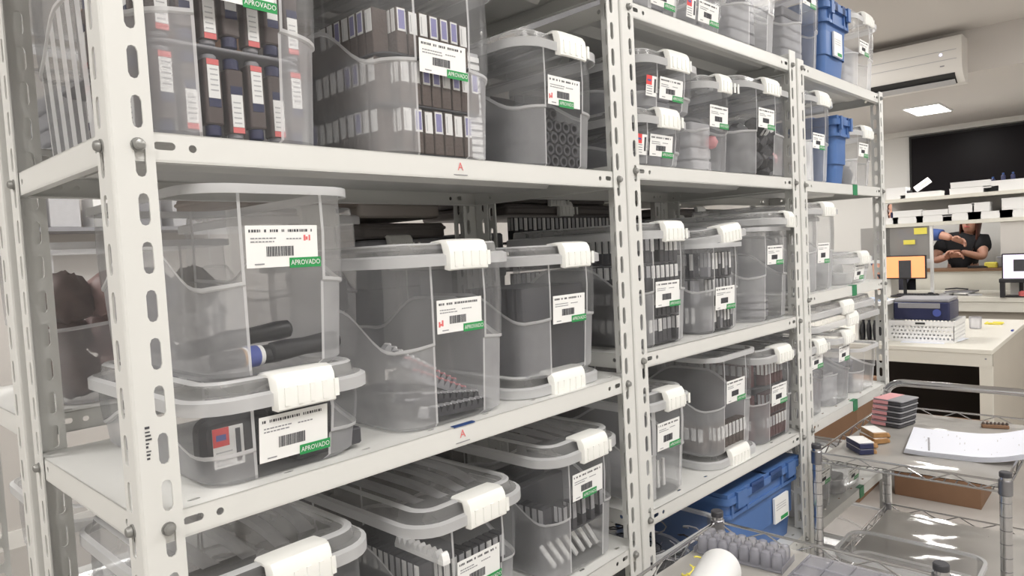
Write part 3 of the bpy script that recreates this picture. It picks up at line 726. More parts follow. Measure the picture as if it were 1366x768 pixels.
for k in range(60):
    x = rnd.uniform(-.105, .105); front = k % 2 == 0
    if not front: x = rnd.uniform(-.112, -.08)
    place(rnd.choice(lump[:3]) if rnd.random() < .66 else rnd.choice(lump), 'loose_part', '2b3', x, -.155 if front else rnd.uniform(-.14, .1), .035+rnd.uniform(0, .12)*(1-.3*abs(x)/.1), 'rounded part in the jumble of the wide box', 'part', 'jumbled parts in the wide box', rx=rnd.uniform(-1, 1), ry=rnd.uniform(-1, 1))
P_k = [packet_mesh(.016, .026, .052, .55, 'paper', 'dark'), packet_mesh(.016, .026, .052, .5, 'lgrey', 'dark')]
tiers('2c1', (.004, .062, .120, .178), .052, 'banded box of the middle rack', 'packets in the banded box', P_k, w=.017, nside=6, d=.026)
P_g = [packet_mesh(.012, .024, .058, .6, 'lgrey', 'grey'), packet_mesh(.012, .024, .058, .5, 'lgrey', 'dark'), packet_mesh(.012, .024, .058, .7, 'paper', 'dark')]
tiers('2c2', (.004, .068, .132), .058, 'open box of the middle rack', 'packets in the open box', P_g, w=.0155, nside=7, d=.024)
coil = MB()
coil.lathe([(.030, 0), (.042, .002), (.042, .016), (.030, .018)], (0, 0, 0), 'grey', 24); COIL = coil.mesh('coil')
for k in range(3): place(COIL, 'coil', '2c3', .02, -.12, .006+k*.02, 'grey coil stacked in the nearly empty tall box', 'coil', 'grey coils in the tall box')
for k in range(4): place(stick, 'stick', '2d1', -.03+k*.022, -.155, .008, 'white stick standing in the lidded box beside the post', 'stick', 'white sticks beside the post')
stack('2d1', gpads, 2, .029, 'pale pad at the bottom of the lidded box beside the post', y=.03)
P_r = [packet_mesh(.016, .026, .06, .55, 'paper', 'brown'), packet_mesh(.016, .026, .06, .55, 'white', 'brown')]
tiers('2d2', (.005,), .06, 'tall open box low on the middle rack', 'packets in the tall open box', P_r, w=.018, nside=8, d=.026)
rb = mat('maroon_granules', (.13, .07, .07), .7, noise=.4, scale=200)
P_q = [packet_mesh(.016, .026, .058, .5, 'lgrey', rb), packet_mesh(.016, .026, .058, .5, 'paper', rb)]
tiers('2d3', (.005, .068, .15), .058, 'box jutting past the post', 'packets in the jutting box', P_q, w=.018, nside=8, d=.026)
stack('3a1', gpad, 6, .03, 'grey pad in the tall box beside the blue crate on the top shelf')
stack('3a3', gpads, 5, .03, 'pale pad in the tall box with the bulging lid')
o = MB().rbox((-.06, -.15, 0), (.085, -.02, .13), .01, 'white').mesh('insert'); place(o, 'insert', '3b1', 0, 0, .006, 'white insert standing in the farthest rack box of the upper shelf', 'insert')
o = MB().lathe([(.01, 0), (.035, .006), (.042, .035), (.03, .065), (.01, .07)], (0, 0, 0), 'dark', 18).mesh('ball'); place(o, 'ball', '3b3', -.03, -.13, .006, 'dark ball in the pale box at the far end of the upper shelf', 'ball')
stack('3b3', gpads, 1, .03, 'pale pad in the pale box at the far end', y=.05)
stack('3c1', gpads, 3, .03, 'pale pad in the tall box above the lid stack', y=.02)
for k in range(3): place(MB().box((-.05, -.002, 0), (.05, .002, .06), 'white').mesh('sheet', 0), 'sheet', '3c2', 0, -.04+.035*k, .008, 'white sheet standing in the low lidded box of the farthest rack', 'sheet', 'white sheets in the low box', rx=-.35)
stack('3d1', gpad, 3, .03, 'grey pad in the box against the post under the lid stack')
stack('3d2', gpads, 3, .03, 'pale pad in the second box under the lid stack')
for k in range(5): place(COIL, 'coil', '3d3', -.03, -.11, .006+k*.02, 'grey coil stacked in the open box at the far end', 'coil', 'grey coils at the far end')
place(MB().box((-.06, 0, .0), (.03, .003, .08), 'lgrey').mesh('card', 0), 'card', '3e1', 0, -.165, .008, 'grey card inside the clear box near the cart', 'card')
stack('3e2', gpads, 1, .03, 'pale pad in the low box level with the cart')
rnd = random.Random(5)
for key, n in (('3f1', 9), ('3f2', 5)):
    W, D, H = dims(key)
    for k in range(n): place(rnd.choice(lump[:3]), 'loose_part', key, rnd.uniform(-W/2+.06, W/2-.06), rnd.uniform(-.14, .08), .03, 'dark part lying in a tub of the bottom shelf', 'part', 'dark parts in the bottom tubs', rx=1.5, rz=rnd.uniform(0, 3))
W, D, H = dims('2e1')
mb = MB(); rnd = random.Random(9)
for k in range(90):
    c = Vector((rnd.uniform(-W/2+.04, W/2-.04), rnd.uniform(-D/2+.04, D/2-.06), .06+rnd.uniform(0, .10))); pts = []
    a = rnd.uniform(0, 6.28); rr = rnd.uniform(.012, .03)
    for s in range(6): pts.append(c+Vector((rr*math.cos(a+s*.8), rr*math.sin(a+s*.8), .004*s-.008)))
    mb.tube(pts, .0018, 'blackp' if k % 3 else 'grey', 5)
mb.box((-W/2+.04, -D/2+.04, .008), (W/2-.04, D/2-.05, .07), 'blackp')
o = place(mb.mesh('wire_pieces'), 'wire_pieces', '2e1', 0, 0, 0, 'heap of black wire pieces in the open tub beside the blue crate', 'wire pieces'); o['kind'] = 'stuff'
# rack behind
bag = []
for i, m in enumerate(((.17, .12, .11), (.34, .22, .21), (.10, .10, .15), (.30, .27, .25))):
    mb = MB(); rnd = random.Random(i); mm = mat('bagged_parts', m, .45, noise=.5, scale=45); L = []
    for (r, z) in ((.012, 0), (.034, .008), (.042, .03), (.038, .055), (.020, .075), (.006, .080)):
        L.append([(r*(1+.22*rnd.uniform(-1, 1))*math.cos(q*PI/8), r*.7*(1+.22*rnd.uniform(-1, 1))*math.sin(q*PI/8), z+.006*rnd.uniform(-1, 1)) for q in range(16)])
    mb.loops(L, mm, True, True); bag.append(mb.mesh('bag', 60))
rnd = random.Random(21)
for k in range(12):
    place(bag[k % 4], 'parts_bag', '4c1', -.105+.07*(k % 4)*.95, -.115+.05*((k//4) % 2), .008+.062*(k//4), 'small lumpy bag of parts in the ribbed box on the rack behind', 'bag', 'bags in the ribbed box', rz=rnd.uniform(-1, 1))
stack('4b1', gpad, 4, .03, 'dark pad in the box at the top left edge of the rack behind')
for i, z in enumerate((0, .076, .152, .228)):
    t = MB().rbox((-.27, -.005, 0), (.27, .30, .004), .01, 'dark').build('tray', None, 35, Wp(5, .46, .02, s5['C']+.004+z))
    tag(t, 'long dark tray of packets on the rack behind, right of the dark-slab box', 'tray', 'long trays on the rack behind')
    for k in range(27):
        o = link('packet', P_k[k % 2], None, Wp(5, .21+k*.0193, .04, s5['C']+.0085+z)); o.scale = (1, 1, 1.25)
        tag(o, 'small upright packet in a long tray on the rack behind', 'packet', 'packets in long trays on the rack behind')
def flat_case(b, u, v, z, w, d, h, m, label, rz=0, clip=True):
    r = root('flat_case', Wp(b, u, v, z), label, 'case', None, rz)
    MB().rbox((-w/2, -d/2, 0), (w/2, d/2, h), .012, m).build('body', r)
    MB().rbox((-w/2-.004, -d/2-.004, h*.55), (w/2+.004, d/2+.004, h*.78), .014, m).build('rim', r)
    if clip: clip_mesh(.07).build('clip', r, 40, (-.03, -d/2, h-.014))
z5 = s5['C']
flat_case(4, .768, .22, z5+.001, .23, .36, .25, 'grey', 'tall grey case on the rack behind, seen over the strips box')
flat_case(4, .765, .22, z5+.254, .24, .36, .034, 'case', 'flat dark case between the tall grey case and the beige one', clip=False)
flat_case(4, .762, .22, z5+.3005, .235, .34, .050, mat('beige_plastic', (.38, .34, .31), .6), 'beige case uppermost on the tall grey case of the rack behind', clip=False)
flat_case(4, .520, .22, z5+.3225+.001, .26, .34, .040, mat('taupe_plastic', (.30, .25, .22), .6), 'flat taupe case atop the lidded box on the rack behind', clip=False)
flat_case(5, .46, .22, z5+.31, .54, .36, .030, 'case', 'long dark flat case lying on the packet trays, lowest of three')
flat_case(5, .42, .22, z5+.342, .46, .36, .026, 'case', 'long dark flat case lying on the packet trays, middle of three')
flat_case(5, .50, .23, z5+.3695, .40, .34, .022, 'case', 'dark flat case lying on the packet trays, topmost of three', clip=False)
flat_case(5, .10, .22, z5+.001, .15, .36, .26, 'grey', 'narrow grey case on the rack behind, beside the packet trays', clip=False)
flat_case(6, .20, .22, z5+.001, .34, .36, .30, 'grey', 'grey case on the rack farthest behind, nearer one')
flat_case(6, .58, .22, z5+.001, .34, .36, .28, 'grey', 'grey case on the rack farthest behind, farther one')
flat_case(6, .36, .22, z5+.305, .60, .36, .030, 'case', 'long dark flat case on the rack farthest behind')
flat_case(5, .45, .22, s5['D']+.001, .70, .36, .26, 'case', 'wide dark case low on the rack behind, seen past the lower boxes', clip=False)
flat_case(4, .65, .22, s4['D']+.001, .44, .36, .24, 'case', 'dark case low on the rack behind the packet boxes', clip=False)
flat_case(6, .40, .22, s5['D']+.001, .66, .36, .24, 'grey', 'wide grey case low on the rack farthest behind', clip=False)
flat_case(4, .62, .22, s4['B']+.001, .50, .36, .24, 'case', 'wide dark case high on the rack behind the upper boxes', clip=False)
flat_case(5, .45, .22, s5['B']+.001, .76, .36, .22, 'case', 'wide dark case high on the middle rack behind', clip=False)
flat_case(6, .40, .22, s5['B']+.001, .60, .36, .18, 'grey', 'wide grey case high on the rack farthest behind', clip=False)

# ---------------------------------------------------------------- blue crates
def crate(b, u0, u1, z0, H, D, label, v0=.012, stickers=()):
    W = u1-u0; rt = root('blue_crate', Wp(b, (u0+u1)/2, v0+D/2, z0), label, 'crate', 'blue lidded crates', BAY[b][2])
    mb = MB(); tp = .018
    def lp(off, z, r=.018):
        hx, hy = W/2+off, D/2+off; out = []
        for q, (cx, cy) in enumerate(((hx-r, -hy+r), (hx-r, hy-r), (-hx+r, hy-r), (-hx+r, -hy+r))):
            for k in range(5): a = -PI/2+q*PI/2+k*PI/8; out.append((cx+r*math.cos(a), cy+r*math.sin(a), z))
        return out
    mb.loops([lp(-tp, 0), lp(-.006, H*.66), lp(-.005, H*.70), lp(.004, H*.70), lp(.004, H*.74), lp(0, H*.74), lp(0, H-.03), lp(.010, H-.03), lp(.010, H-.012), lp(-.006, H-.012), lp(-.008, H*.3)], 'blue', True)
    for x in (-W/2+.02, -W/4, W/4, W/2-.02): mb.box((x-.004, -D/2-.005, H*.70), (x+.004, -D/2+.004, H-.03), 'blue')
    mb.build('body', rt)
    for s in (-1, 1):                                      # interlocking lid flaps
        mb = MB(); n = 6; x1 = s*(W/2+.006); pts = [(x1, -D/2-.006), (x1, D/2+.006)]
        zig = [(s*.010 if k % 2 == 0 else -s*.010, D/2+.006-(D+.012)*k/n) for k in range(n+1)]
        step = []
        for k in range(n):
            xx = zig[k][0]+s*.004; step += [(xx, zig[k][1]-.001), (xx, zig[k+1][1]+.001)]
        mb.prism(pts+step, 2, H-.0115, H-.002, 'blue')
        mb.box((s*W*.42, -D/2-.014, H-.045), (s*W*.30, -D/2-.006, H-.004), 'blue').box((s*.02, -D/2-.010, H-.030), (s*W*.22, -D/2-.006, H-.004), 'bluedk')
        mb.rbox((s*W*.15, -D*.32, H-.0025), (s*W*.40, D*.32, H+.006), .01, 'blue')
        mb.build('lid_flap', rt)
    for (x, z, w, h) in stickers:
        y = -D/2+.007
        mb = MB(); mb.box((x-w/2, y-.008, z), (x+w/2, y-.002, z+h), 'paper').box((x-w*.1, y-.0085, z+.003), (x+w*.42, y-.008, z+.013), 'green')
        for i in range(3): mb.box((x-w*.4, y-.0085, z+h*.5+i*.007), (x+w*.3, y-.008, z+h*.5+.002+i*.007), 'lgrey')
        mb.build('label_sticker', rt, 0)
    return rt
crate(2, .385, .785, s2['E']+E_, .225, .38, 'large blue lidded crate on the low shelf of the middle rack', v0=.024, stickers=((.10, .065, .085, .07), (-.10, .005, .06, .06)))
crate(3, .255, .455, s3['A']+E_, .235, .40, 'tall blue crate on the top shelf of the farthest rack', stickers=((.0, .07, .07, .075),))
crate(3, .318, .440, s3['B']+E_, .215, .40, 'narrow blue crate on the upper shelf of the farthest rack, under the other one')

# ---------------------------------------------------------------- wire carts
def wire_cart(x0, x1, y0, y1, label, handle):
    rt = root('wire_cart', ((x0+x1)/2, (y0+y1)/2, 0), label, 'cart', 'chrome wire carts')
    hx, hy = (x1-x0)/2, (y1-y0)/2
    for sx in (-1, 1):
        for sy in (-1, 1):
            p = MB().lathe([(.0125, .085), (.0125, .828)], (sx*hx, sy*hy, 0), 'chrome', 14)
            for k in range(22): p.lathe([(.0128, .10+k*.033), (.0128, .102+k*.033)], (sx*hx, sy*hy, 0), 'chromed', 14)
            p = p.build('post', rt)
            MB().lathe([(.0128, .822), (.0130, .824), (.0130, .832), (.0115, .834)], (sx*hx, sy*hy, 0), 'dark', 14).build('cap', p)
            c = MB().lathe([(.03, -.011), (.034, -.008), (.034, .008), (.03, .011)], (sx*hx, sy*hy, .034), 'blackp', 18, 1)
            c.box((sx*hx-.012, sy*hy-.017, .03), (sx*hx+.012, sy*hy-.013, .085), 'chromed').box((sx*hx-.012, sy*hy+.013, .03), (sx*hx+.012, sy*hy+.017, .085), 'chromed').box((sx*hx-.013, sy*hy-.017, .076), (sx*hx+.013, sy*hy+.017, .086), 'chromed')
            c.build('caster', rt)
    for z in (.81, .46, .12):
        mb = MB(); r = .003
        for dz in (0, -.026):
            for sy in (-1, 1): mb.tube([(-hx, sy*hy, z+dz), (hx, sy*hy, z+dz)], r, 'chrome', 8)
            for sx in (-1, 1): mb.tube([(sx*hx, -hy, z+dz), (sx*hx, hy, z+dz)], r, 'chrome', 8)
        def zig(a, b, n):
            a, b = Vector(a), Vector(b); pts = []
            for k in range(2*n+1):
                p = a.lerp(b, k/(2*n)); p.z = z-(.0 if k % 2 == 0 else .026); pts.append(p)
            mb.tube(pts, .0018, 'chrome', 6)
        for sy in (-1, 1): zig((-hx, sy*hy, 0), (hx, sy*hy, 0), 6)
        for sx in (-1, 1): zig((sx*hx, -hy, 0), (sx*hx, hy, 0), 4)
        n = int(2*hy/.024)
        for k in range(1, n): mb.tube([(-hx, -hy+2*hy*k/n, z-.024), (hx, -hy+2*hy*k/n, z-.024)], .0016, 'chromed', 6)
        for k in (-.5, 0, .5): mb.tube([(k*hx, -hy, z-.0285), (k*hx, hy, z-.0285)], .0026, 'chrome', 6)
        for sx in (-1, 1):
            for sy in (-1, 1): mb.lathe([(.0130, -.032), (.0148, -.030), (.0148, .004), (.0130, .006)], (sx*hx, sy*hy, z), 'chromed', 14)
        mb.build('shelf', rt)
    if handle:
        mb = MB(); xh = hx
        pts = [(xh, hy-.0, .815), (xh+.008, hy-.0, .835)]
        for k in range(7): a = PI/2*k/6; pts.append((xh+.03, hy-.055+.055*math.cos(a), .845+.042*math.sin(a)))
        for k in range(7): a = PI/2*(1-k/6); pts.append((xh+.03, -hy+.055-.055*math.cos(a), .845+.042*math.sin(a)))
        pts += [(xh+.008, -hy, .835), (xh, -hy, .815)]
        mb.tube(pts, .0125, 'chrome', 12); mb.build('handle', rt)
    return rt
def liner(x0, x1, y0, y1, z, label):
    mb = MB(); n, m_ = 24, 16; rnd = random.Random(z*100)
    vs = [(x0+(x1-x0)*i/n, y0+(y1-y0)*j/m_, z+.0012*math.sin(i*.9+j*.4)+.0008*math.sin(i*2.3-j*1.7)+rnd.uniform(0, .0012)) for j in range(m_+1) for i in range(n+1)]
    fs = [(j*(n+1)+i, j*(n+1)+i+1, (j+1)*(n+1)+i+1, (j+1)*(n+1)+i) for j in range(m_) for i in range(n)]
    nv = len(vs); vs += [(x, y, q-.0016) for x, y, q in vs]
    fs += [tuple(nv+k for k in reversed(f)) for f in fs]
    mb.add(vs, fs, 'liner')
    return tag(mb.build('shelf_liner', None, 80), label, 'liner', 'clear cart liners')
CX0, CX1, CY0, CY1 = 1.695, 2.36, -.505, -.075
wire_cart(CX0, CX1, CY0, CY1, 'chrome wire cart with a tubular handle beside the farthest rack', True)
wire_cart(.435, 1.10, -.49, -.075, 'nearer chrome wire cart at the bottom edge, holding the white roll', False)
liner(CX0+.006, CX1-.006, CY0+.006, CY1-.006, .7925, 'shiny clear sheet covering the upper level of the farther cart')
liner(CX0+.006, CX1-.006, CY0+.006, CY1-.006, .4425, 'rippled clear sheet reflecting the lamp on the middle level of the farther cart')
liner(.44, 1.094, -.484, -.081, .7925, 'clear sheet covering the upper level of the nearer cart')
ZC = .7950
# stacked small cases with pink labels
for k in range(5):
    r = root('sample_case', (2.172+.002*(k % 2), -.150-.002*k, ZC+.0175*k), 'small clear case with a pink label, one of the stack at the cart corner', 'case', 'stacked sample cases', -.25)
    MB().rbox((-.05, -.045, 0), (.05, .045, .0125), .008, 'dark').build('base', r)
    lid = MB().rbox((-.052, -.047, .0125), (.052, .047, .0168), .008, 'grey').build('lid', r)
    MB().box((-.0525, -.002, .0030), (-.0502, .045, .0125), 'pink').box((-.052, .0, .0168), (.052, .045, .0172), 'pink').build('label_sticker', r)['label'] = 'pink label'
# amber packs
for i, (x, y, z, r) in enumerate(((1.822, -.150, ZC, .75), (1.822, -.150, ZC+.0165, .75), (1.885, -.137, ZC, .7), (1.95, -.150, ZC, .8), (1.955, -.150, ZC+.0165, .72), (2.01, -.137, ZC, .7))):
    q = root('strip_pack', (x, y, z), 'strip pack with a white top label, in the pile before the pink cases', 'pack', 'strip packs on the cart', r-PI/2)
    MB().rbox((-.02, -.04, 0), (.02, .04, .015), .003, 'navy' if i < 2 else 'amber').build('pack_body', q)
    MB().box((-.0195, -.036, .015), (.0195, .036, .0160), 'paper').build('top_label', q)
    b = MB()
    for k in range(4): b.lathe([(.006, 0), (.007, .004), (.004, .011)], (.026, -.03+k*.02, 0), 'amber', 8)
    b.build('beads', q)
# papers
def paper(n, z0, seed, lab, amp):
    mb = MB(); nx, ny = 6, 20; rnd = random.Random(seed); o = Vector((1.995, -.405, z0)); r = .008*seed+.10
    def P(u, v, dz):
        x, y = (u-.5)*.25, (.5-v)*.33
        t_ = max(0, v-.45); lift = (t_*t_*.175 if t_ < .3 else .01575+.105*(t_-.3))+.018*amp*40*max(0, .18-v)**2
        return (o.x+x*math.cos(r)-y*math.sin(r), o.y+x*math.sin(r)+y*math.cos(r), o.z+lift+dz)
    for dz0, dz1, mm in ((0, .0016, 'paper'),):
        vs = [P(i/nx, j/ny, dz0) for j in range(ny+1) for i in range(nx+1)]; N = len(vs); vs += [P(i/nx, j/ny, dz1) for j in range(ny+1) for i in range(nx+1)]
        idx = lambda i, j, s: s*N+j*(nx+1)+i; fs = []
        for j in range(ny):
            for i in range(nx): fs += [(idx(i, j, 1), idx(i+1, j, 1), idx(i+1, j+1, 1), idx(i, j+1, 1)), (idx(i, j, 0), idx(i, j+1, 0), idx(i+1, j+1, 0), idx(i+1, j, 0))]
        for j in range(ny): fs += [(idx(0, j, 0), idx(0, j, 1), idx(0, j+1, 1), idx(0, j+1, 0)), (idx(nx, j, 0), idx(nx, j+1, 0), idx(nx, j+1, 1), idx(nx, j, 1))]
        for i in range(nx): fs += [(idx(i, 0, 0), idx(i+1, 0, 0), idx(i+1, 0, 1), idx(i, 0, 1)), (idx(i, ny, 0), idx(i, ny, 1), idx(i+1, ny, 1), idx(i+1, ny, 0))]
        mb.add(vs, fs, M['sheet'])
    if lab:
        for k in range(26):
            v = rnd.uniform(.1, .95); u = rnd.uniform(.08, .8); w = rnd.uniform(.02, .1)
            mb.add([P(u, v, .0019), P(u+w, v, .0019), P(u+w, v+.006, .0019), P(u, v+.006, .0019)], [(0, 1, 2, 3)], 'lgrey')
        mb.add([P(.05, .16, .0019), P(.6, .13, .0019), P(.6, .145, .0019), P(.05, .175, .0019)], [(0, 1, 2, 3)], 'grey')
    return mb.build('paper_sheet', None, 60)
M['sheet'] = mat('bluish_paper', (.76, .78, .86), .6)
for k in range(6):
    o = paper(0, ZC+.0025*k+.0005, k, k == 5, .12)
    tag(o, 'topmost printed sheet of the curling paper pile on the cart' if k == 5 else 'sheet under the top of the curling paper pile on the cart', 'paper', None if k == 5 else 'paper sheets of the pile')
mb = MB(); mb.rbox((-.035, -.010, 0), (.035, .010, .010), .003, 'card')
for k in range(7): mb.lathe([(.004, .010), (.0045, .014), (.002, .018)], (-.030+k*.010, 0, 0), 'brown', 8)
tag(mb.build('brown_strip', None, 35, (2.270, -.405, ZC), -1.25), 'brown toothed strip lying beyond the papers on the cart', 'strip')
# clear tray lid on the middle level
tr = root('clear_tray', (1.83, -.265, .4455), 'large clear tray with rounded corners on the middle level of the farther cart', 'tray')
box_body(.20, .33, .075, .2, rimlip=True, amp=0).build('body', tr, 40)
tag(MB().box((-.05, -.07, 0), (.05, .07, .002), 'paper').build('paper_slip', None, 0, (1.84, -.30, .4555), .3), 'white slip of paper lying in the clear tray', 'paper')
# nearer cart: roll, blister, clips
a, b = Vector((.870, -.198, .8325)), Vector((.62, -.255, .8325))
mb = MB(); dv = (b-a).normalized()
mb.tube([a, a+dv*.002, a+dv*.010, b], [.030, .0335, .036, .036], 'white', 28)
tag(mb.build('paper_roll', None, 40), 'white roll lying on the nearer cart at the bottom edge', 'roll')
bl = root('blister_tray', (1.005, -.175, ZC), 'clear dimpled blister tray on the nearer cart beyond the white roll', 'tray', None, .06)
mb = MB(); mb.rbox((-.035, -.085, 0), (.035, .085, .004), .01, 'tub')
for i in range(3):
    for j in range(8): mb.lathe([(.0098, .004), (.0096, .024), (.0078, .031), (.003, .033)], (-.022+i*.022, -.073+j*.0208, 0), 'tub', 12)
mb.build('dimples', bl, 40)
for s_ in (-1, 1): MB().box((-.036, s_*.0855-.0006, 0), (.036, s_*.0855+.0006, .012), 'tub').build('edge', bl, 0)
rnd = random.Random(2)
for k in range(11):
    a0 = rnd.uniform(0, 3); c = Vector((.80+.12*rnd.random(), -.125-.03*rnd.random(), ZC+.004)) if k < 6 else Vector((.80+.11*rnd.random(), -.275-.03*rnd.random(), ZC+.004))
    mb = MB(); pts = []
    for s in range(9):
        t = s/8*PI*1.5; pts.append(Vector((.014*math.cos(t+a0), .009*math.sin(t+a0), .0015*s)))
    mb.tube(pts, .0016, 'yellow', 6)
    tag(mb.build('wire_clip', None, 35, c), 'small yellow wire clip scattered around the white roll', 'clip', 'yellow wire clips')
ct = root('grid_tray', (.985, -.36, ZC), 'clear flat tray of square cells on the nearer cart at the bottom edge', 'tray')
mb = MB(); mb.rbox((-.09, -.085, 0), (.09, .085, .003), .01, 'tub')
for i in range(5): mb.box((-.088+i*.044-.0015, -.084, .003), (-.088+i*.044+.0015, .084, .007), 'tub')
for j in range(5): mb.box((-.088, -.082+j*.041-.0015, .003), (.088, -.082+j*.041+.0015, .007), 'tub')
mb.build('cells', ct, 0)

# ---------------------------------------------------------------- air conditioner
ac = root('air_conditioner', (5.4, .55, 2.39), 'white split air conditioner high on the bulkhead at the right', 'air conditioner')
prof = [(0, 0), (-.09, 0), (-.165, .045), (-.195, .09), (-.20, .14), (-.20, .27), (-.185, .297), (-.16, .30), (0, .30)]
mb = MB(); mb.prism([(x, z) for x, z in prof], 1, -.39, .39, 'acw'); mb.build('body', ac, 30)
MB().prism([(-.093, -.0015), (-.168, .043), (-.178, .058), (-.170, .062), (-.09, .008)], 1, -.345, .345, 'hole').build('air_outlet', ac, 30)
MB().prism([(-.105, -.004), (-.150, .020), (-.153, .016), (-.108, -.008)], 1, -.34, .34, 'lgrey').build('louver', ac, 30)
mb = MB(); mb.box((-.2035, -.36, .145), (-.199, .39, .148), 'lgrey').box((-.2035, -.36, .205), (-.199, .39, .208), 'lgrey'); mb.build('front_panel_seam', ac, 0)
MB().lathe([(.009, 0), (.009, .003)], (-.2035, -.27, .185), 'led', 12, 0).build('display_light', ac)
MB().box((-.2025, -.29, .105), (-.2005, -.265, .112), 'grey').build('badge', ac, 0)

# ---------------------------------------------------------------- desk in front
dk = root('desk', (4.165, .6, 0), 'cream desk with the printer, in front of the far workbench', 'desk')
yR, yL, xF, xB = -.13-.6, .95, 0, 1.5
MB().rbox((xF, yR, .725), (xB, yL, .75), .004, 'desk').build('top', dk)
MB().box((xF+.003, yR+.003, .655), (xF+.022, yL, .7245), 'desk').build('apron', dk)
MB().box((xF+.0505, yR+.003, 0), (xB-.003, yR+.022, .7245), 'deskside').build('side_panel', dk)
MB().box((xF+.004, yR+.003, 0), (xF+.05, yR+.060, .6545), 'desk').build('leg', dk)
MB().box((xF+.003, yL-.05, 0), (xF+.05, yL, .655), 'desk').build('leg', dk)
MB().box((xB-.03, yR+.022, .0), (xB-.01, yL, .7245), mat('dark_brown_panel', (.05, .037, .03), .6)).build('back_panel', dk)
MB().lathe([(.005, 0), (.005, .002)], (xF+.0015, yR+.03, .70), 'grey', 10, 0).build('screw', dk)
cbx = root('cardboard_box', (3.93, .06, 0), 'brown cardboard box with red scrawl on the floor before the cream desk', 'box')
MB().rbox((-.15, -.19, 0), (.15, .20, .38), .003, 'card').build('body', cbx)
for s_ in (-1, 1): MB().box((s_*.149, -.185, .38), (s_*.006, .195, .385), 'card').build('flap', cbx, 0)
mb = MB(); rnd = random.Random(4)
for k in range(4):
    mb.tube([(-.1512, .10-.07*k+.03*math.sin(q*1.3+k),  .22+.05*math.cos(q*1.9+k*.7)) for q in range(6)], .0016, 'red', 5)
mb.build('red_scrawl', cbx)['label'] = 'red handwritten scrawl'
cb2 = root('cardboard_box', (3.75, .70, 0), 'tall plain brown cardboard box seen past the farthest rack', 'box')
MB().rbox((-.2, -.33, 0), (.2, .35, .60), .003, 'card').build('body', cb2)
for s_ in (-1, 1): MB().box((s_*.199, -.325, .60), (s_*.006, .345, .605), 'card').build('flap', cb2, 0)
# basket and printer
bk = root('white_basket', (4.50, .245, .7508), 'white perforated basket on the desk under the navy device', 'basket')
def basket_side(axis, c, a0, a1, h):
    mb = MB(); n = int((a1-a0)/.021)
    sl = [((k+.5)*(a1-a0)/n, .03+.022*r+(0), .0001, .0058) for k in range(n) for r in (0,)]
    for r in range(4):
        o = (c, a0, .012+.022*r) if axis == 0 else (a0, c, .012+.022*r)
        slots = [((k+.5+(.5 if r % 2 else 0))*(a1-a0)/(n+1), .011, .0001, .0060) for k in range(n)]
        slotted(mb, o, (0, 1, 0) if axis == 0 else (1, 0, 0), (0, 0, 1), (1, 0, 0) if axis == 0 else (0, 1, 0), a1-a0, .022, slots, .003, 'white', 12)
    lo = (c-.001, a0, 0) if axis == 0 else (a0, c-.001, 0); hi = (c+.004, a1, .012) if axis == 0 else (a1, c+.004, .012)
    mb.box(lo, hi, 'white')
    lo = (c-.004, a0, .10) if axis == 0 else (a0, c-.004, .10); hi = (c+.006, a1, .125) if axis == 0 else (a1, c+.006, .125)
    mb.box(lo, hi, 'white')
    return mb
w = basket_side(0, -.16, -.17, .17, .12); w.box((-.166, -.025, .106), (-.158, .025, .117), 'hole'); w.build('front_wall', bk, 0)
basket_side(0, .16, -.17, .17, .12).build('back_wall', bk, 0)
basket_side(1, -.17, -.16, .16, .12).build('side_wall', bk, 0)
basket_side(1, .17, -.16, .16, .12).build('side_wall', bk, 0)
MB().box((-.16, -.17, 0), (.16, .17, .004), 'white').build('floor_panel', bk, 0)
pr = root('printer', (4.50, .250, .8775), 'navy box-shaped device sitting on the white basket', 'printer')
MB().rbox((-.12, -.148, 0), (.14, .148, .105), .012, 'navy').build('body', pr)
MB().rbox((-.115, -.145, .105), (.14, .145, .125), .012, 'grey').build('top_cover', pr)
MB().rbox((-.126, -.10, .070), (-.118, .12, .10), .003, 'grey', 0).build('front_slot', pr)
MB().lathe([(.022, 0), (.020, .006), (.008, .009)], (-.131, -.085, .045), 'bluep', 16, 0).build('button', pr)
# things on the desk
for k, (px, py, r) in enumerate(((1232, 455, .1), (1258, 452, -.15))):
    p = at(px, py, 2, .752)
    tag(MB().box((-.08, -.11, 0), (.08, .11, .002), 'sheet').build('paper_sheet', None, 0, (p.x, p.y, .7508+.0022*k), r), ('lower' if k == 0 else 'upper')+' of the loose papers in front of the white basket', 'paper')
p = at(1325, 432, 2, .752)
for k in range(2):
    mb = MB(); pts = [(.03*math.cos(t*.7+k)*(1+.3*math.sin(t)), .05*math.sin(t*.7+k), .003+.001*math.cos(t*2)) for t in range(9)]
    mb.tube(pts, .004, 'yellow', 6); tag(mb.build('string_loop', None, 35, (p.x, p.y-.01*k, .751+.008*k)), 'yellow string looped at the right of the desk', 'string', 'yellow strings on the desk')
p = at(1306, 430, 2, .79)
tag(MB().lathe([(.03, 0), (.034, .004), (.036, .075), (.033, .078)], (0, 0, 0), 'tub', 18).build('clear_cup', None, 40, (p.x, p.y+.02, .7508)), 'clear cup beside the yellow string on the desk', 'cup')
p = at(1349, 441, 2, .752)
tag(MB().rbox((-.02, -.006, 0), (.02, .006, .008), .002, 'bluep').build('blue_clip', None, 35, (p.x, -.115, .7508)), 'small blue clip on the right edge of the desk', 'clip')
og = root('desk_organizer', (4.33, .475, .7508), 'pale open desk organizer against the rack post, holding black mitts', 'organizer')
MB().box((-.13, -.075, .225), (.16, .10, .245), 'white').build('top', og, 0)
MB().box((-.12, .075, 0), (.15, .09, .225), 'wallw').build('side', og, 0)
MB().box((.135, -.065, 0), (.15, .075, .225), 'wallw').build('back', og, 0)
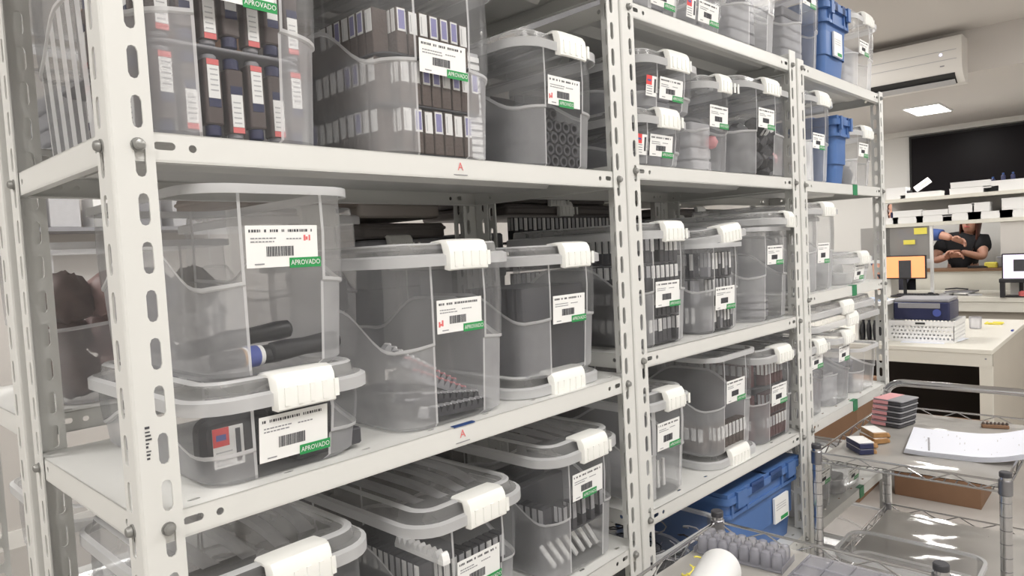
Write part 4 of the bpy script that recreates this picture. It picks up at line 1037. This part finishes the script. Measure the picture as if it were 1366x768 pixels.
MB().box((-.12, -.065, 0), (.135, .075, .012), 'wallw').build('base', og, 0)
for k in range(4):
    mb = MB(); L = []
    for (r, z) in ((.012, 0), (.016, .02), (.018, .06), (.014, .09), (.008, .11), (.010, .12)):
        L.append([(r*1.6*math.cos(q*PI/5)+.006*math.sin(z*40+k), r*.8*math.sin(q*PI/5), z) for q in range(10)])
    mb.loops(L, 'blackp', True, True)
    tag(mb.build('black_mitt', None, 60, (4.25+.0*k, .43+.034*k, .764)), 'black mitt standing in the desk organizer', 'mitt', 'black mitts')
p = at(1200, 374, 2, .998)
tag(MB().rbox((-.06, -.05, 0), (.06, .05, .014), .003, mat('pale_blue_cover', (.42, .5, .66), .5)).build('notebook', None, 35, (4.33, .475, .997)), 'pale blue notebook on top of the desk organizer', 'notebook')

# ---------------------------------------------------------------- workbench behind
wb = root('workbench', (6.45, .2, 0), 'long white workbench behind the cream desk, carrying the screens', 'workbench')
MB().rbox((0, -1.6, .80), (.75, 1.4, .84), .004, 'desk').build('top', wb)
MB().box((.01, -1.6, .72), (.03, 1.4, .7995), 'desk').build('apron', wb)
MB().box((.08, -1.6, 0), (.10, 1.4, .7195), 'deskside').build('front_panel', wb)
for y in (-1.55, 1.35): MB().box((.02, y-.03, 0), (.72, y+.03, .7995), 'desk').build('leg', wb)
XS = 6.55
zs1 = at(1240, 262, 0, XS).z; zs2 = at(1260, 295, 0, XS).z
su = root('shelf_unit', (XS, .3, 0), 'open white shelf unit on the workbench under the dark window', 'shelf unit')
for z in (zs1, zs2): MB().box((0, -1.7, z-.03), (.30, .72, z), 'desk').build('shelf', su, 0)
MB().box((.02, .66, .8405), (.28, .70, zs2-.0305), 'wallw').build('upright', su, 0)
MB().box((.27, -1.7, zs2+.0005), (.285, .70, zs1-.0305), 'wall').build('back_panel', su, 0)
pa = at(1334, 296, 0, XS)
MB().box((.02, -1.7, 1.17), (.04, pa.y-.3, zs2-.0305), 'wall').build('right_panel', su, 0)
MB().box((.015, -1.7, .8405), (.05, pa.y-.36, 1.1695), 'wallw').build('lower_panel', su, 0)
ga, gb = at(1183, 303, 0, XS), at(1240, 345, 0, XS)
gp = root('note_panel', (XS+.02, 0, 0), 'grey frosted panel with yellow notes under the shelves', 'panel')
MB().box((0, gb.y+.0005, gb.z), (.008, 1.2, ga.z), 'notes').build('pane', gp, 0)
MB().box((-.006, gb.y-.025, .8406), (.014, gb.y, ga.z), 'white').build('frame', gp, 0)
MB().box((-.006, gb.y+.0005, gb.z-.03), (.014, 1.2, gb.z-.0005), 'white').build('frame', gp, 0)
for (px, py, w, h, lb) in ((1228, 308, .10, .055, 'upper yellow sticky note at the panel corner'), (1213, 323, .09, .04, 'lower yellow sticky note on the frosted panel')):
    p = at(px, py, 0, XS+.015)
    tag(MB().box((-.002, -w/2, -h/2), (0, w/2, h/2), 'yellow').build('sticky_note', None, 0, (XS+.0125, p.y, p.z)), lb, 'note')
# white cartons and other things on the two shelves, placed by where each stands along the shelf
def sh(px): return at(px, 275, 0, XS+.02).y
WC = [(1, 1195, 20, .10, 'tall white card standing at the left end of the upper shelf', 'white'), (1, 1227, 40, .045, 'low white carton on the upper shelf beside the black holder', 'white'),
      (1, 1294, 38, .05, 'lower white carton of the pile at the middle of the upper shelf', 'white'), (1, 1322, 14, .06, 'small white carton on the upper shelf by the navy bottles', 'white'), (1, 1346, 34, .085, 'large white carton at the right of the upper shelf', 'white'),
      (2, 1189, 13, .055, 'small white carton at the left end of the lower shelf', 'white'), (2, 1210, 31, .055, 'white tray carton on the lower shelf below the tall one', 'white'), (2, 1245, 35, .055, 'white tray carton below the paper bundle on the lower shelf', 'white'),
      (2, 1282, 36, .060, 'white tray carton third along the lower shelf', 'white'), (2, 1320, 40, .060, 'white tray carton with tools on the lower shelf', 'white'), (2, 1353, 26, .060, 'white tray carton at the right end of the lower shelf', 'white')]
ppm = lambda w: w/915*6.9*1.02
tops = {}
def carton(y, z, w, d, h, label, m='white', x=XS+.03):
    r = root('carton', (x+d/2, y, z+.0006), label, 'carton', 'white cartons on the far shelves')
    MB().rbox((-d/2, -w/2, 0), (d/2, w/2, h), .003, m).build('body', r)
    MB().box((-d/2-.001, -w/2-.001, h-.016), (d/2+.001, w/2+.001, h+.001), m).build('lid', r, 0)
    return r
for (s, px, w, h, lb, m) in WC:
    z = zs1 if s == 1 else zs2
    carton(sh(px), z, ppm(w), .16, h, lb, m); tops[px] = (sh(px), z+h+.0022)
y, z = tops[1294]; carton(y, z, ppm(36), .15, .048, 'upper white carton of the pile at the middle of the upper shelf')
for px, w, h, lb in ((1210, 30, .055, 'white carton on the tray carton at the left of the lower shelf'), (1246, 26, .045, 'white paper carton on the second tray carton'), (1282, 24, .07, 'pale pink-white carton on the third tray carton'), (1308, 16, .075, 'tall white carton on the fourth tray carton'), (1353, 22, .095, 'tall printed carton at the right end of the lower shelf')):
    src = min(tops, key=lambda k: abs(k-px) if k in (1210, 1245, 1282, 1320, 1353) else 1e9)
    carton(sh(px), tops[src][1], ppm(w), .13, h, lb)
mb = MB(); y, z = tops[1227]
mb.tube([(0, .05, .0), (0, -.06, .075)], .028, 'white', 16)
tag(mb.build('paper_roll', None, 40, (XS+.11, y+.0, z+.0275)), 'white roll leaning on a low carton of the upper shelf', 'roll')
tag(MB().rbox((-.03, -.035, 0), (.03, .035, .07), .01, 'blackp').build('black_holder', None, 35, (XS+.1, sh(1207)-.005, zs1+.0006)), 'black holder beside the tall card on the upper shelf', 'holder')
for px, src in ((1323, 1322), (1337, 1346), (1350, 1346)):
    y0_, z = tops[src]
    b = root('bottle', (XS+.10, sh(px), z), 'small navy bottle standing on the right cartons of the upper shelf', 'bottle', 'navy bottles on the upper shelf')
    MB().lathe([(.012, 0), (.016, .002), (.016, .038), (.007, .046)], (0, 0, 0), 'navy', 14).build('body', b); MB().lathe([(.008, .046), (.008, .06), (.006, .061)], (0, 0, 0), 'bluedk', 12).build('cap', b)
for px, w, h, lb in ((1188, 12, .09, 'black box behind the small carton at the left of the lower shelf'), (1300, 14, .10, 'navy box behind the cartons of the lower shelf'), (1341, 8, .12, 'navy box beside the tall printed carton')):
    tag(MB().rbox((-.03, -ppm(w)/2, 0), (.03, ppm(w)/2, h+.02), .004, 'navy').build('dark_box', None, 35, (XS+.225, sh(px), zs2+.0006)), lb, 'box')
# screens
def monitor(pxl, pxr, pyt, pyb, X, scr, label, win):
    a, b = at(pxl, pyt, 0, X), at(pxr, pyb, 0, X)
    w, h = abs(a.y-b.y), abs(a.z-b.z); r = root('monitor', (X, (a.y+b.y)/2, .8406), label, 'monitor')
    z0 = min(a.z, b.z)-.8406
    MB().rbox((0, -w/2-.01, z0-.012), (.03, w/2+.01, z0+h+.01), .006, 'blackp', 0).build('casing', r)
    s = MB().box((-.003, -w/2, z0), (-.0005, w/2, z0+h), scr).build('screen', r, 0)
    MB().box((-.0045, win[0]*w, z0+h*win[2]), (-.0032, win[1]*w, z0+h*win[3]), 'dark').build('screen_window', s, 0)
    MB().tube([(.035, 0, .006), (.035, 0, z0+h*.4)], .014, 'blackp', 12).build('stand', r); MB().rbox((-.06, -.10, 0), (.09, .10, .01), .02, 'blackp').build('foot', r)
monitor(1178, 1234, 343, 370, 6.47, 'scr_o', 'monitor with an orange screen beyond the rack post', (-.18, .12, .0, .82))
monitor(1338, 1385, 340, 371, 6.50, 'scr_w', 'monitor with a pale lilac screen at the right edge', (-.12, .2, .3, .8))
p = at(1353, 376, 0, 6.5)
r = root('black_stand', (6.50, p.y-.05, .8406), 'low black stand before the pale screen', 'stand')
MB().rbox((-.09, -.14, p.z-.84), (.0, .14, p.z-.81), .006, 'blackp').build('top', r)
for y in (-.12, .12): MB().box((-.08, y-.015, 0), (-.02, y+.015, p.z-.84), 'blackp').build('leg', r, 0)
p = at(1362, 382, 0, 6.47)
tag(MB().lathe([(.02, 0), (.035, .01), (.038, .04), (.02, .05)], (0, 0, 0), 'pinkred', 10).build('red_wad', None, 30, (6.49-.02, p.y-.02, .8406)), 'crumpled red wad on the workbench at the right edge', 'wad')
# keyboard, papers and tools on the bench
p = at(1222, 386, 2, .85)
kb = root('keyboard', (6.53, sh(1222), .8406), 'black keyboard on the workbench before the orange screen', 'keyboard', None)
MB().rbox((-.06, -.16, 0), (.06, .16, .014), .006, 'blackp').build('case', kb)
mb = MB()
for i in range(4):
    for j in range(13): mb.box((-.05+i*.025, -.15+j*.023, .014), (-.030+i*.025, -.131+j*.023, .019), 'dark')
mb.build('keys', kb, 0)
tag(MB().lathe([(.004, 0), (.028, .002), (.030, .015), (.018, .03), (.003, .033)], (0, 0, 0), 'blackp', 14).build('mouse', None, 50, (6.52, sh(1241), .8406)), 'black mouse at the end of the keyboard', 'mouse')
rnd = random.Random(8)
for k in range(7):
    px = 1258+6*k
    tag(MB().rbox((-.07, -.05, 0), (.07, .05, .012), .004, ('lgrey', 'white', 'grey')[k % 3]).build('folder', None, 35, (6.64+.03*(k % 2), sh(px), .8408+.0125*(k % 3)), rnd.uniform(-.4, .4)), 'pale folder in the heap of papers on the workbench', 'folder', 'folders heaped on the workbench')
tag(MB().tube([(0, .08, .006), (.03, 0, .012), (0, -.09, .006)], .006, 'blackp', 8).build('black_cable', None, 35, (6.72, sh(1268), .8785)), 'black cable lying on the heap of folders', 'cable')
# partition bench the woman stands behind
pt = root('counter', (7.28, .3, 0), 'cream counter with a wooden edge in front of the woman', 'counter')
ptz = at(1300, 358, 0, 7.28).z
MB().box((0, -1.2, 0), (.03, .62, ptz-.025), 'desk').build('front_panel', pt, 0)
MB().box((-.01, -1.2, ptz-.0245), (.24, .62, ptz), 'card').build('edge_top', pt, 0)
p = at(1322, 349, 0, 7.36)
tag(MB().rbox((-.05, -.05, 0), (.05, .05, .05), .015, 'yellow').build('yellow_pouch', None, 40, (7.38, p.y, ptz+.0006)), 'yellow pouch on the counter beside the woman', 'pouch')
p = at(1332, 340, 0, 7.4)
tag(MB().rbox((-.05, -.05, 0), (.05, .05, .10), .02, 'grey').build('grey_bag', None, 40, (7.42, p.y-.03, ptz+.0006)), 'grey bag on the counter behind the yellow pouch', 'bag')
p = at(1310, 351, 0, 7.36)
tag(MB().rbox((-.04, -.08, 0), (.04, .08, .02), .005, 'blackp').build('black_case', None, 40, (7.37, p.y+.03, ptz+.0006)), 'flat black case on the counter before the woman', 'case')

# ---------------------------------------------------------------- far left: wall shelf seen through the racks
p = at(75, 303, 1, 3.3)
ws = root('wall_shelf', (p.x, 3.45, p.z), 'distant wall shelf seen past the end posts at the left', 'shelf')
MB().box((-.7, -.15, -.02), (.9, .149, 0), 'grey').build('board', ws, 0)
for x in (-.5, .5): MB().prism([(-.12, -.02), (.148, -.02), (.148, -.2)], 0, x-.01, x+.01, 'lgrey').build('bracket', ws, 0)
for k in range(7):
    tag(MB().rbox((-.07, -.1, 0), (.07, .1, .16+.03*(k % 2)), .006, ('lgrey', 'white', 'grey')[k % 3]).build('carton', None, 35, (p.x-.55+k*.2, 3.42, p.z+.0006)), 'pale carton on the distant wall shelf at the left', 'carton', 'cartons on the distant wall shelf')

# ---------------------------------------------------------------- people
def skin_body(name, joints, edges, m, parent, sub=2):
    """joints: name -> (pos, rx, ry); edges: pairs; the first joint is the root"""
    ks = list(joints); me = bpy.data.meshes.new(name)
    me.from_pydata([joints[k][0] for k in ks], [(ks.index(a), ks.index(b)) for a, b in edges], [])
    o = link(name, me, parent)
    o.modifiers.new('skin', 'SKIN'); sv = me.skin_vertices[0].data if me.skin_vertices else None
    if sv is None:
        bpy.context.view_layer.objects.active = o; sv = me.skin_vertices[0].data
    for i, k in enumerate(ks):
        sv[i].radius = joints[k][1:3]; sv[i].use_root = (i == 0)
    sm = o.modifiers.new('sub', 'SUBSURF'); sm.levels = sub; sm.render_levels = sub
    bpy.context.view_layer.update()
    dg = bpy.context.evaluated_depsgraph_get()
    new = bpy.data.meshes.new_from_object(o.evaluated_get(dg))
    o.modifiers.clear(); o.data = new; new.materials.clear(); new.materials.append(M[m])
    for p_ in new.polygons: p_.use_smooth = True
    return o
def head_mesh():
    mb = MB(); L = []
    prof = [(-.115, .020, .028), (-.108, .036, .045), (-.085, .050, .062), (-.05, .060, .074), (-.01, .068, .085), (.03, .074, .094), (.07, .074, .096), (.10, .062, .082), (.12, .038, .05), (.128, .012, .015)]
    for z, rx, ry in prof:                                # rx: half width (y axis), ry: half depth (x axis), face toward -x
        L.append([(-ry*math.cos(q*PI/12)*(1.0 if math.cos(q*PI/12) > 0 else .95)-(.012 if z < -.04 else 0), rx*math.sin(q*PI/12), z) for q in range(24)])
    mb.loops(L, 'skin', True, True)
    mb.tube([(-.085, 0, .02), (-.098, 0, -.005), (-.108, 0, -.022), (-.092, 0, -.03)], [.008, .010, .014, .010], 'skin', 8)
    for s in (-1, 1):
        mb.rbox((-.015, s*.066, -.03), (.015, s*.080, .035), .012, 'skin', 1)
        mb.lathe([(.003, -.012), (.010, -.006), (.010, .006), (.003, .012)], (-.078, s*.030, .018), 'white', 10, 1)
        mb.lathe([(.001, -.004), (.005, 0), (.001, .004)], (-.087, s*.030, .018), 'ink', 8, 0)
        mb.tube([(-.086, s*.012, .036), (-.090, s*.03, .042), (-.078, s*.05, .036)], .004, 'hair', 6)
    mb.tube([(-.080, -.024, -.060), (-.094, 0, -.058), (-.080, .024, -.060)], [.004, .007, .004], 'pinkred', 8)
    return mb
def hand(mb, wrist, dirv, palmn, s=1.0, curl=.5):
    d = Vector(dirv).normalized(); n = Vector(palmn); n = (n-d*n.dot(d)).normalized(); sd = d.cross(n)
    w = Vector(wrist)
    mb.loops([[tuple(w+d*t*s+sd*(wd*math.cos(q*PI/6))*s+n*(.013*math.sin(q*PI/6))*s) for q in range(12)] for t, wd in ((0, .024), (.03, .034), (.07, .040), (.09, .036))], 'skin', True, True)
    for k, (off, ln) in enumerate(((-.030, .062), (-.010, .074), (.010, .070), (.029, .055))):
        p = w+d*.082*s+sd*off*s; pts = [p]
        for j in range(3):
            a = curl*(j+.4); p = p+(d*math.cos(a)+n*math.sin(a))*ln*s/3; pts.append(p)
        mb.tube(pts, [.0095*s, .009*s, .008*s, .0065*s], 'skin', 8)
    p = w+d*.025*s-sd*.032*s
    mb.tube([p, p-sd*.022*s+d*.025*s+n*.006*s, p-sd*.024*s+d*.052*s+n*.016*s], [.012*s, .010*s, .008*s], 'skin', 8)
def person(loc, label, shirt, head, J, arms, hair_long):
    rt = root('person', loc, label, 'person', 'people at the far workbench')
    fine = []
    b = skin_body('body', J, [('pelvis', 'belly'), ('belly', 'chest'), ('chest', 'neck0'), ('neck0', 'neck1'), ('chest', 'shL'), ('shL', 'elL'), ('elL', 'wrL'), ('chest', 'shR'), ('shR', 'elR'), ('elR', 'wrR'),
        ('pelvis', 'hipL'), ('hipL', 'knL'), ('knL', 'anL'), ('anL', 'toL'), ('pelvis', 'hipR'), ('hipR', 'knR'), ('knR', 'anR'), ('anR', 'toR')], 'skin', rt)
    hm = head_mesh(); hx = Matrix.Translation(Vector(head[0])) @ Matrix.Rotation(head[1], 4, 'X') @ Matrix.Rotation(head[2], 4, 'Z')
    hb = MB(); hb.v = [tuple(hx @ Vector(v)) for v in hm.v]; hb.f = hm.f; hb.m = hm.m; hb.mats = hm.mats
    for w, d, n in arms: hand(hb, w, d, n, 1.0, .45)
    # join head and hands into the one body mesh
    bm = b.data; vs = [tuple(v.co) for v in bm.vertices]; fs = [list(p.vertices) for p in bm.polygons]; o = len(vs)
    all_ = MB(); all_.add(vs, fs, 'skin'); 
    all_.v += hb.v
    for f, k in zip(hb.f, hb.m): all_.f.append([i+o for i in f]); all_.m.append(all_.mi(hb.mats[k]))
    b.data = all_.mesh('body', 60)
    # hair
    mb = MB(); L = []
    for z, rx, ry, cut in ((.138, .012, .015, 0), (.132, .05, .06, 0), (.105, .078, .098, 0), (.07, .088, .110, .35), (.02, .090, .112, .75), (-.05, .088, .100, .95), (-.12, .085, .085, 1.05), (-.20 if hair_long else -.125, .080, .065, 1.15), (-.29 if hair_long else -.13, .06, .045, 1.2)):
        ring = []
        for q in range(21):
            a = cut+(2*PI-2*cut)*q/20; ring.append((-ry*math.cos(a)+.008, rx*math.sin(a), z))
        for q in range(20, -1, -1):
            a = cut+(2*PI-2*cut)*q/20; ring.append((-(ry-.012)*math.cos(a)+.008, max(.002, rx-.012)*math.sin(a), z))
        L.append(ring)
    mb.loops(L, 'hair', True, True); mb.v = [tuple(hx @ Vector(v)) for v in mb.v]
    mb.build('hair', rt, 60)
    return rt, b
def garment(name, J, names, edges, m, rt, grow=.012):
    return skin_body(name, {k: (J[k][0], J[k][1]+grow, J[k][2]+grow) for k in names}, edges, m, rt)
# woman in black behind the counter, leaning with folded arm; origin on the floor at (7.62, .52)
def rel(px, py, X, o): p = at(px, py, 0, X); return (X-o[0], p.y-o[1], p.z)
O = (7.68, .56, 0)
hd = rel(1295, 297, 7.62, O); ch = rel(1283, 326, 7.66, O)
J = dict(pelvis=((.03, .06, .92), .13, .10), belly=((.02, .03, 1.06), .12, .09), chest=((.0, ch[1], 1.25), .13, .10), neck0=((-.02, hd[1]+.02, 1.335), .06, .06), neck1=((-.045, hd[1]+.005, 1.40), .045, .045),
    shL=((.0, ch[1]+.15, 1.30), .055, .055), elL=((-.10, ch[1]+.22, 1.10), .042, .042), wrL=((-.26, ch[1]+.06, 1.15), .027, .027),
    shR=((-.02, ch[1]-.15, 1.285), .055, .055), elR=((-.10, ch[1]-.19, 1.12), .042, .042), wrR=((-.24, ch[1]-.03, 1.185), .027, .027),
    hipL=((.03, .14, .88), .09, .09), knL=((.0, .15, .48), .06, .06), anL=((.04, .15, .08), .04, .04), toL=((-.10, .16, .03), .035, .028),
    hipR=((.03, -.03, .88), .09, .09), knR=((.0, -.04, .48), .06, .06), anR=((.04, -.04, .08), .04, .04), toR=((-.10, -.05, .03), .035, .028))
rt, bd = person(O, 'woman in a black T-shirt with long dark red hair, forearms folded at the far counter', 'shirt', ((hd[0], hd[1], hd[2]+.02), .12, -.15), J,
    [((-.262, ch[1]+.055, 1.152), (-.4, -.9, .1), (-.5, .2, -.6)), ((-.242, ch[1]-.025, 1.187), (-.3, .9, -.1), (-.5, 0, -.6))], True)
J2 = dict(J); J2['midL'] = (tuple(Vector(J['shL'][0]).lerp(Vector(J['elL'][0]), .62)), .052, .052); J2['midR'] = (tuple(Vector(J['shR'][0]).lerp(Vector(J['elR'][0]), .62)), .052, .052)
garment('shirt', J2, ['pelvis', 'belly', 'chest', 'neck0', 'shL', 'midL', 'shR', 'midR'], [('pelvis', 'belly'), ('belly', 'chest'), ('chest', 'neck0'), ('chest', 'shL'), ('shL', 'midL'), ('chest', 'shR'), ('shR', 'midR')], 'shirt', rt, .016)
garment('trousers', J, ['pelvis', 'hipL', 'knL', 'anL', 'hipR', 'knR', 'anR'], [('pelvis', 'hipL'), ('hipL', 'knL'), ('knL', 'anL'), ('pelvis', 'hipR'), ('hipR', 'knR'), ('knR', 'anR')], 'jean', rt, .012)
# second person, hidden behind the frosted panel but for one outstretched arm in a blue sleeve
O = (7.50, 1.08, 0)
sl = rel(1255, 313, 7.42, O); hw = rel(1270, 318, 7.38, O)
J = dict(pelvis=((.06, .06, .95), .13, .10), belly=((.05, .05, 1.10), .12, .09), chest=((.03, .04, 1.30), .13, .10), neck0=((.01, .03, 1.42), .06, .06), neck1=((.0, .03, 1.50), .05, .05),
    shR=((.0, -.13, 1.37), .06, .06), elR=((sl[0], sl[1], sl[2]), .046, .046), wrR=((hw[0], hw[1], hw[2]), .030, .030),
    shL=((.05, .20, 1.37), .06, .06), elL=((.05, .26, 1.10), .046, .046), wrL=((-.08, .22, .92), .030, .030),
    hipL=((.06, .15, .90), .09, .09), knL=((.04, .16, .50), .06, .06), anL=((.07, .16, .08), .04, .04), toL=((-.08, .17, .03), .035, .028),
    hipR=((.06, -.03, .90), .09, .09), knR=((.04, -.04, .50), .06, .06), anR=((.07, -.04, .08), .04, .04), toR=((-.08, -.05, .03), .035, .028))
rt, bd = person(O, 'person in a blue sleeve reaching an arm out from behind the frosted panel', 'blueshirt', ((-.02, .03, 1.60), 0, -.5), J,
    [(tuple(Vector(J['wrR'][0])), (-.1, -1, -.35), (-.6, .2, -.6)), (tuple(Vector(J['wrL'][0])), (-.6, 0, -.7), (0, -1, 0))], False)
J2 = dict(J); J2['foR'] = (tuple(Vector(J['elR'][0]).lerp(Vector(J['wrR'][0]), .12)), .046, .046); J2['foL'] = (tuple(Vector(J['elL'][0]).lerp(Vector(J['wrL'][0]), .2)), .044, .044)
garment('shirt', J2, ['pelvis', 'belly', 'chest', 'neck0', 'shL', 'elL', 'foL', 'shR', 'elR', 'foR'], [('pelvis', 'belly'), ('belly', 'chest'), ('chest', 'neck0'), ('chest', 'shL'), ('shL', 'elL'), ('elL', 'foL'), ('chest', 'shR'), ('shR', 'elR'), ('elR', 'foR')], 'blueshirt', rt, .014)
garment('trousers', J, ['pelvis', 'hipL', 'knL', 'anL', 'hipR', 'knR', 'anR'], [('pelvis', 'hipL'), ('hipL', 'knL'), ('knL', 'anL'), ('pelvis', 'hipR'), ('hipR', 'knR'), ('knR', 'anR')], 'jean', rt, .012)
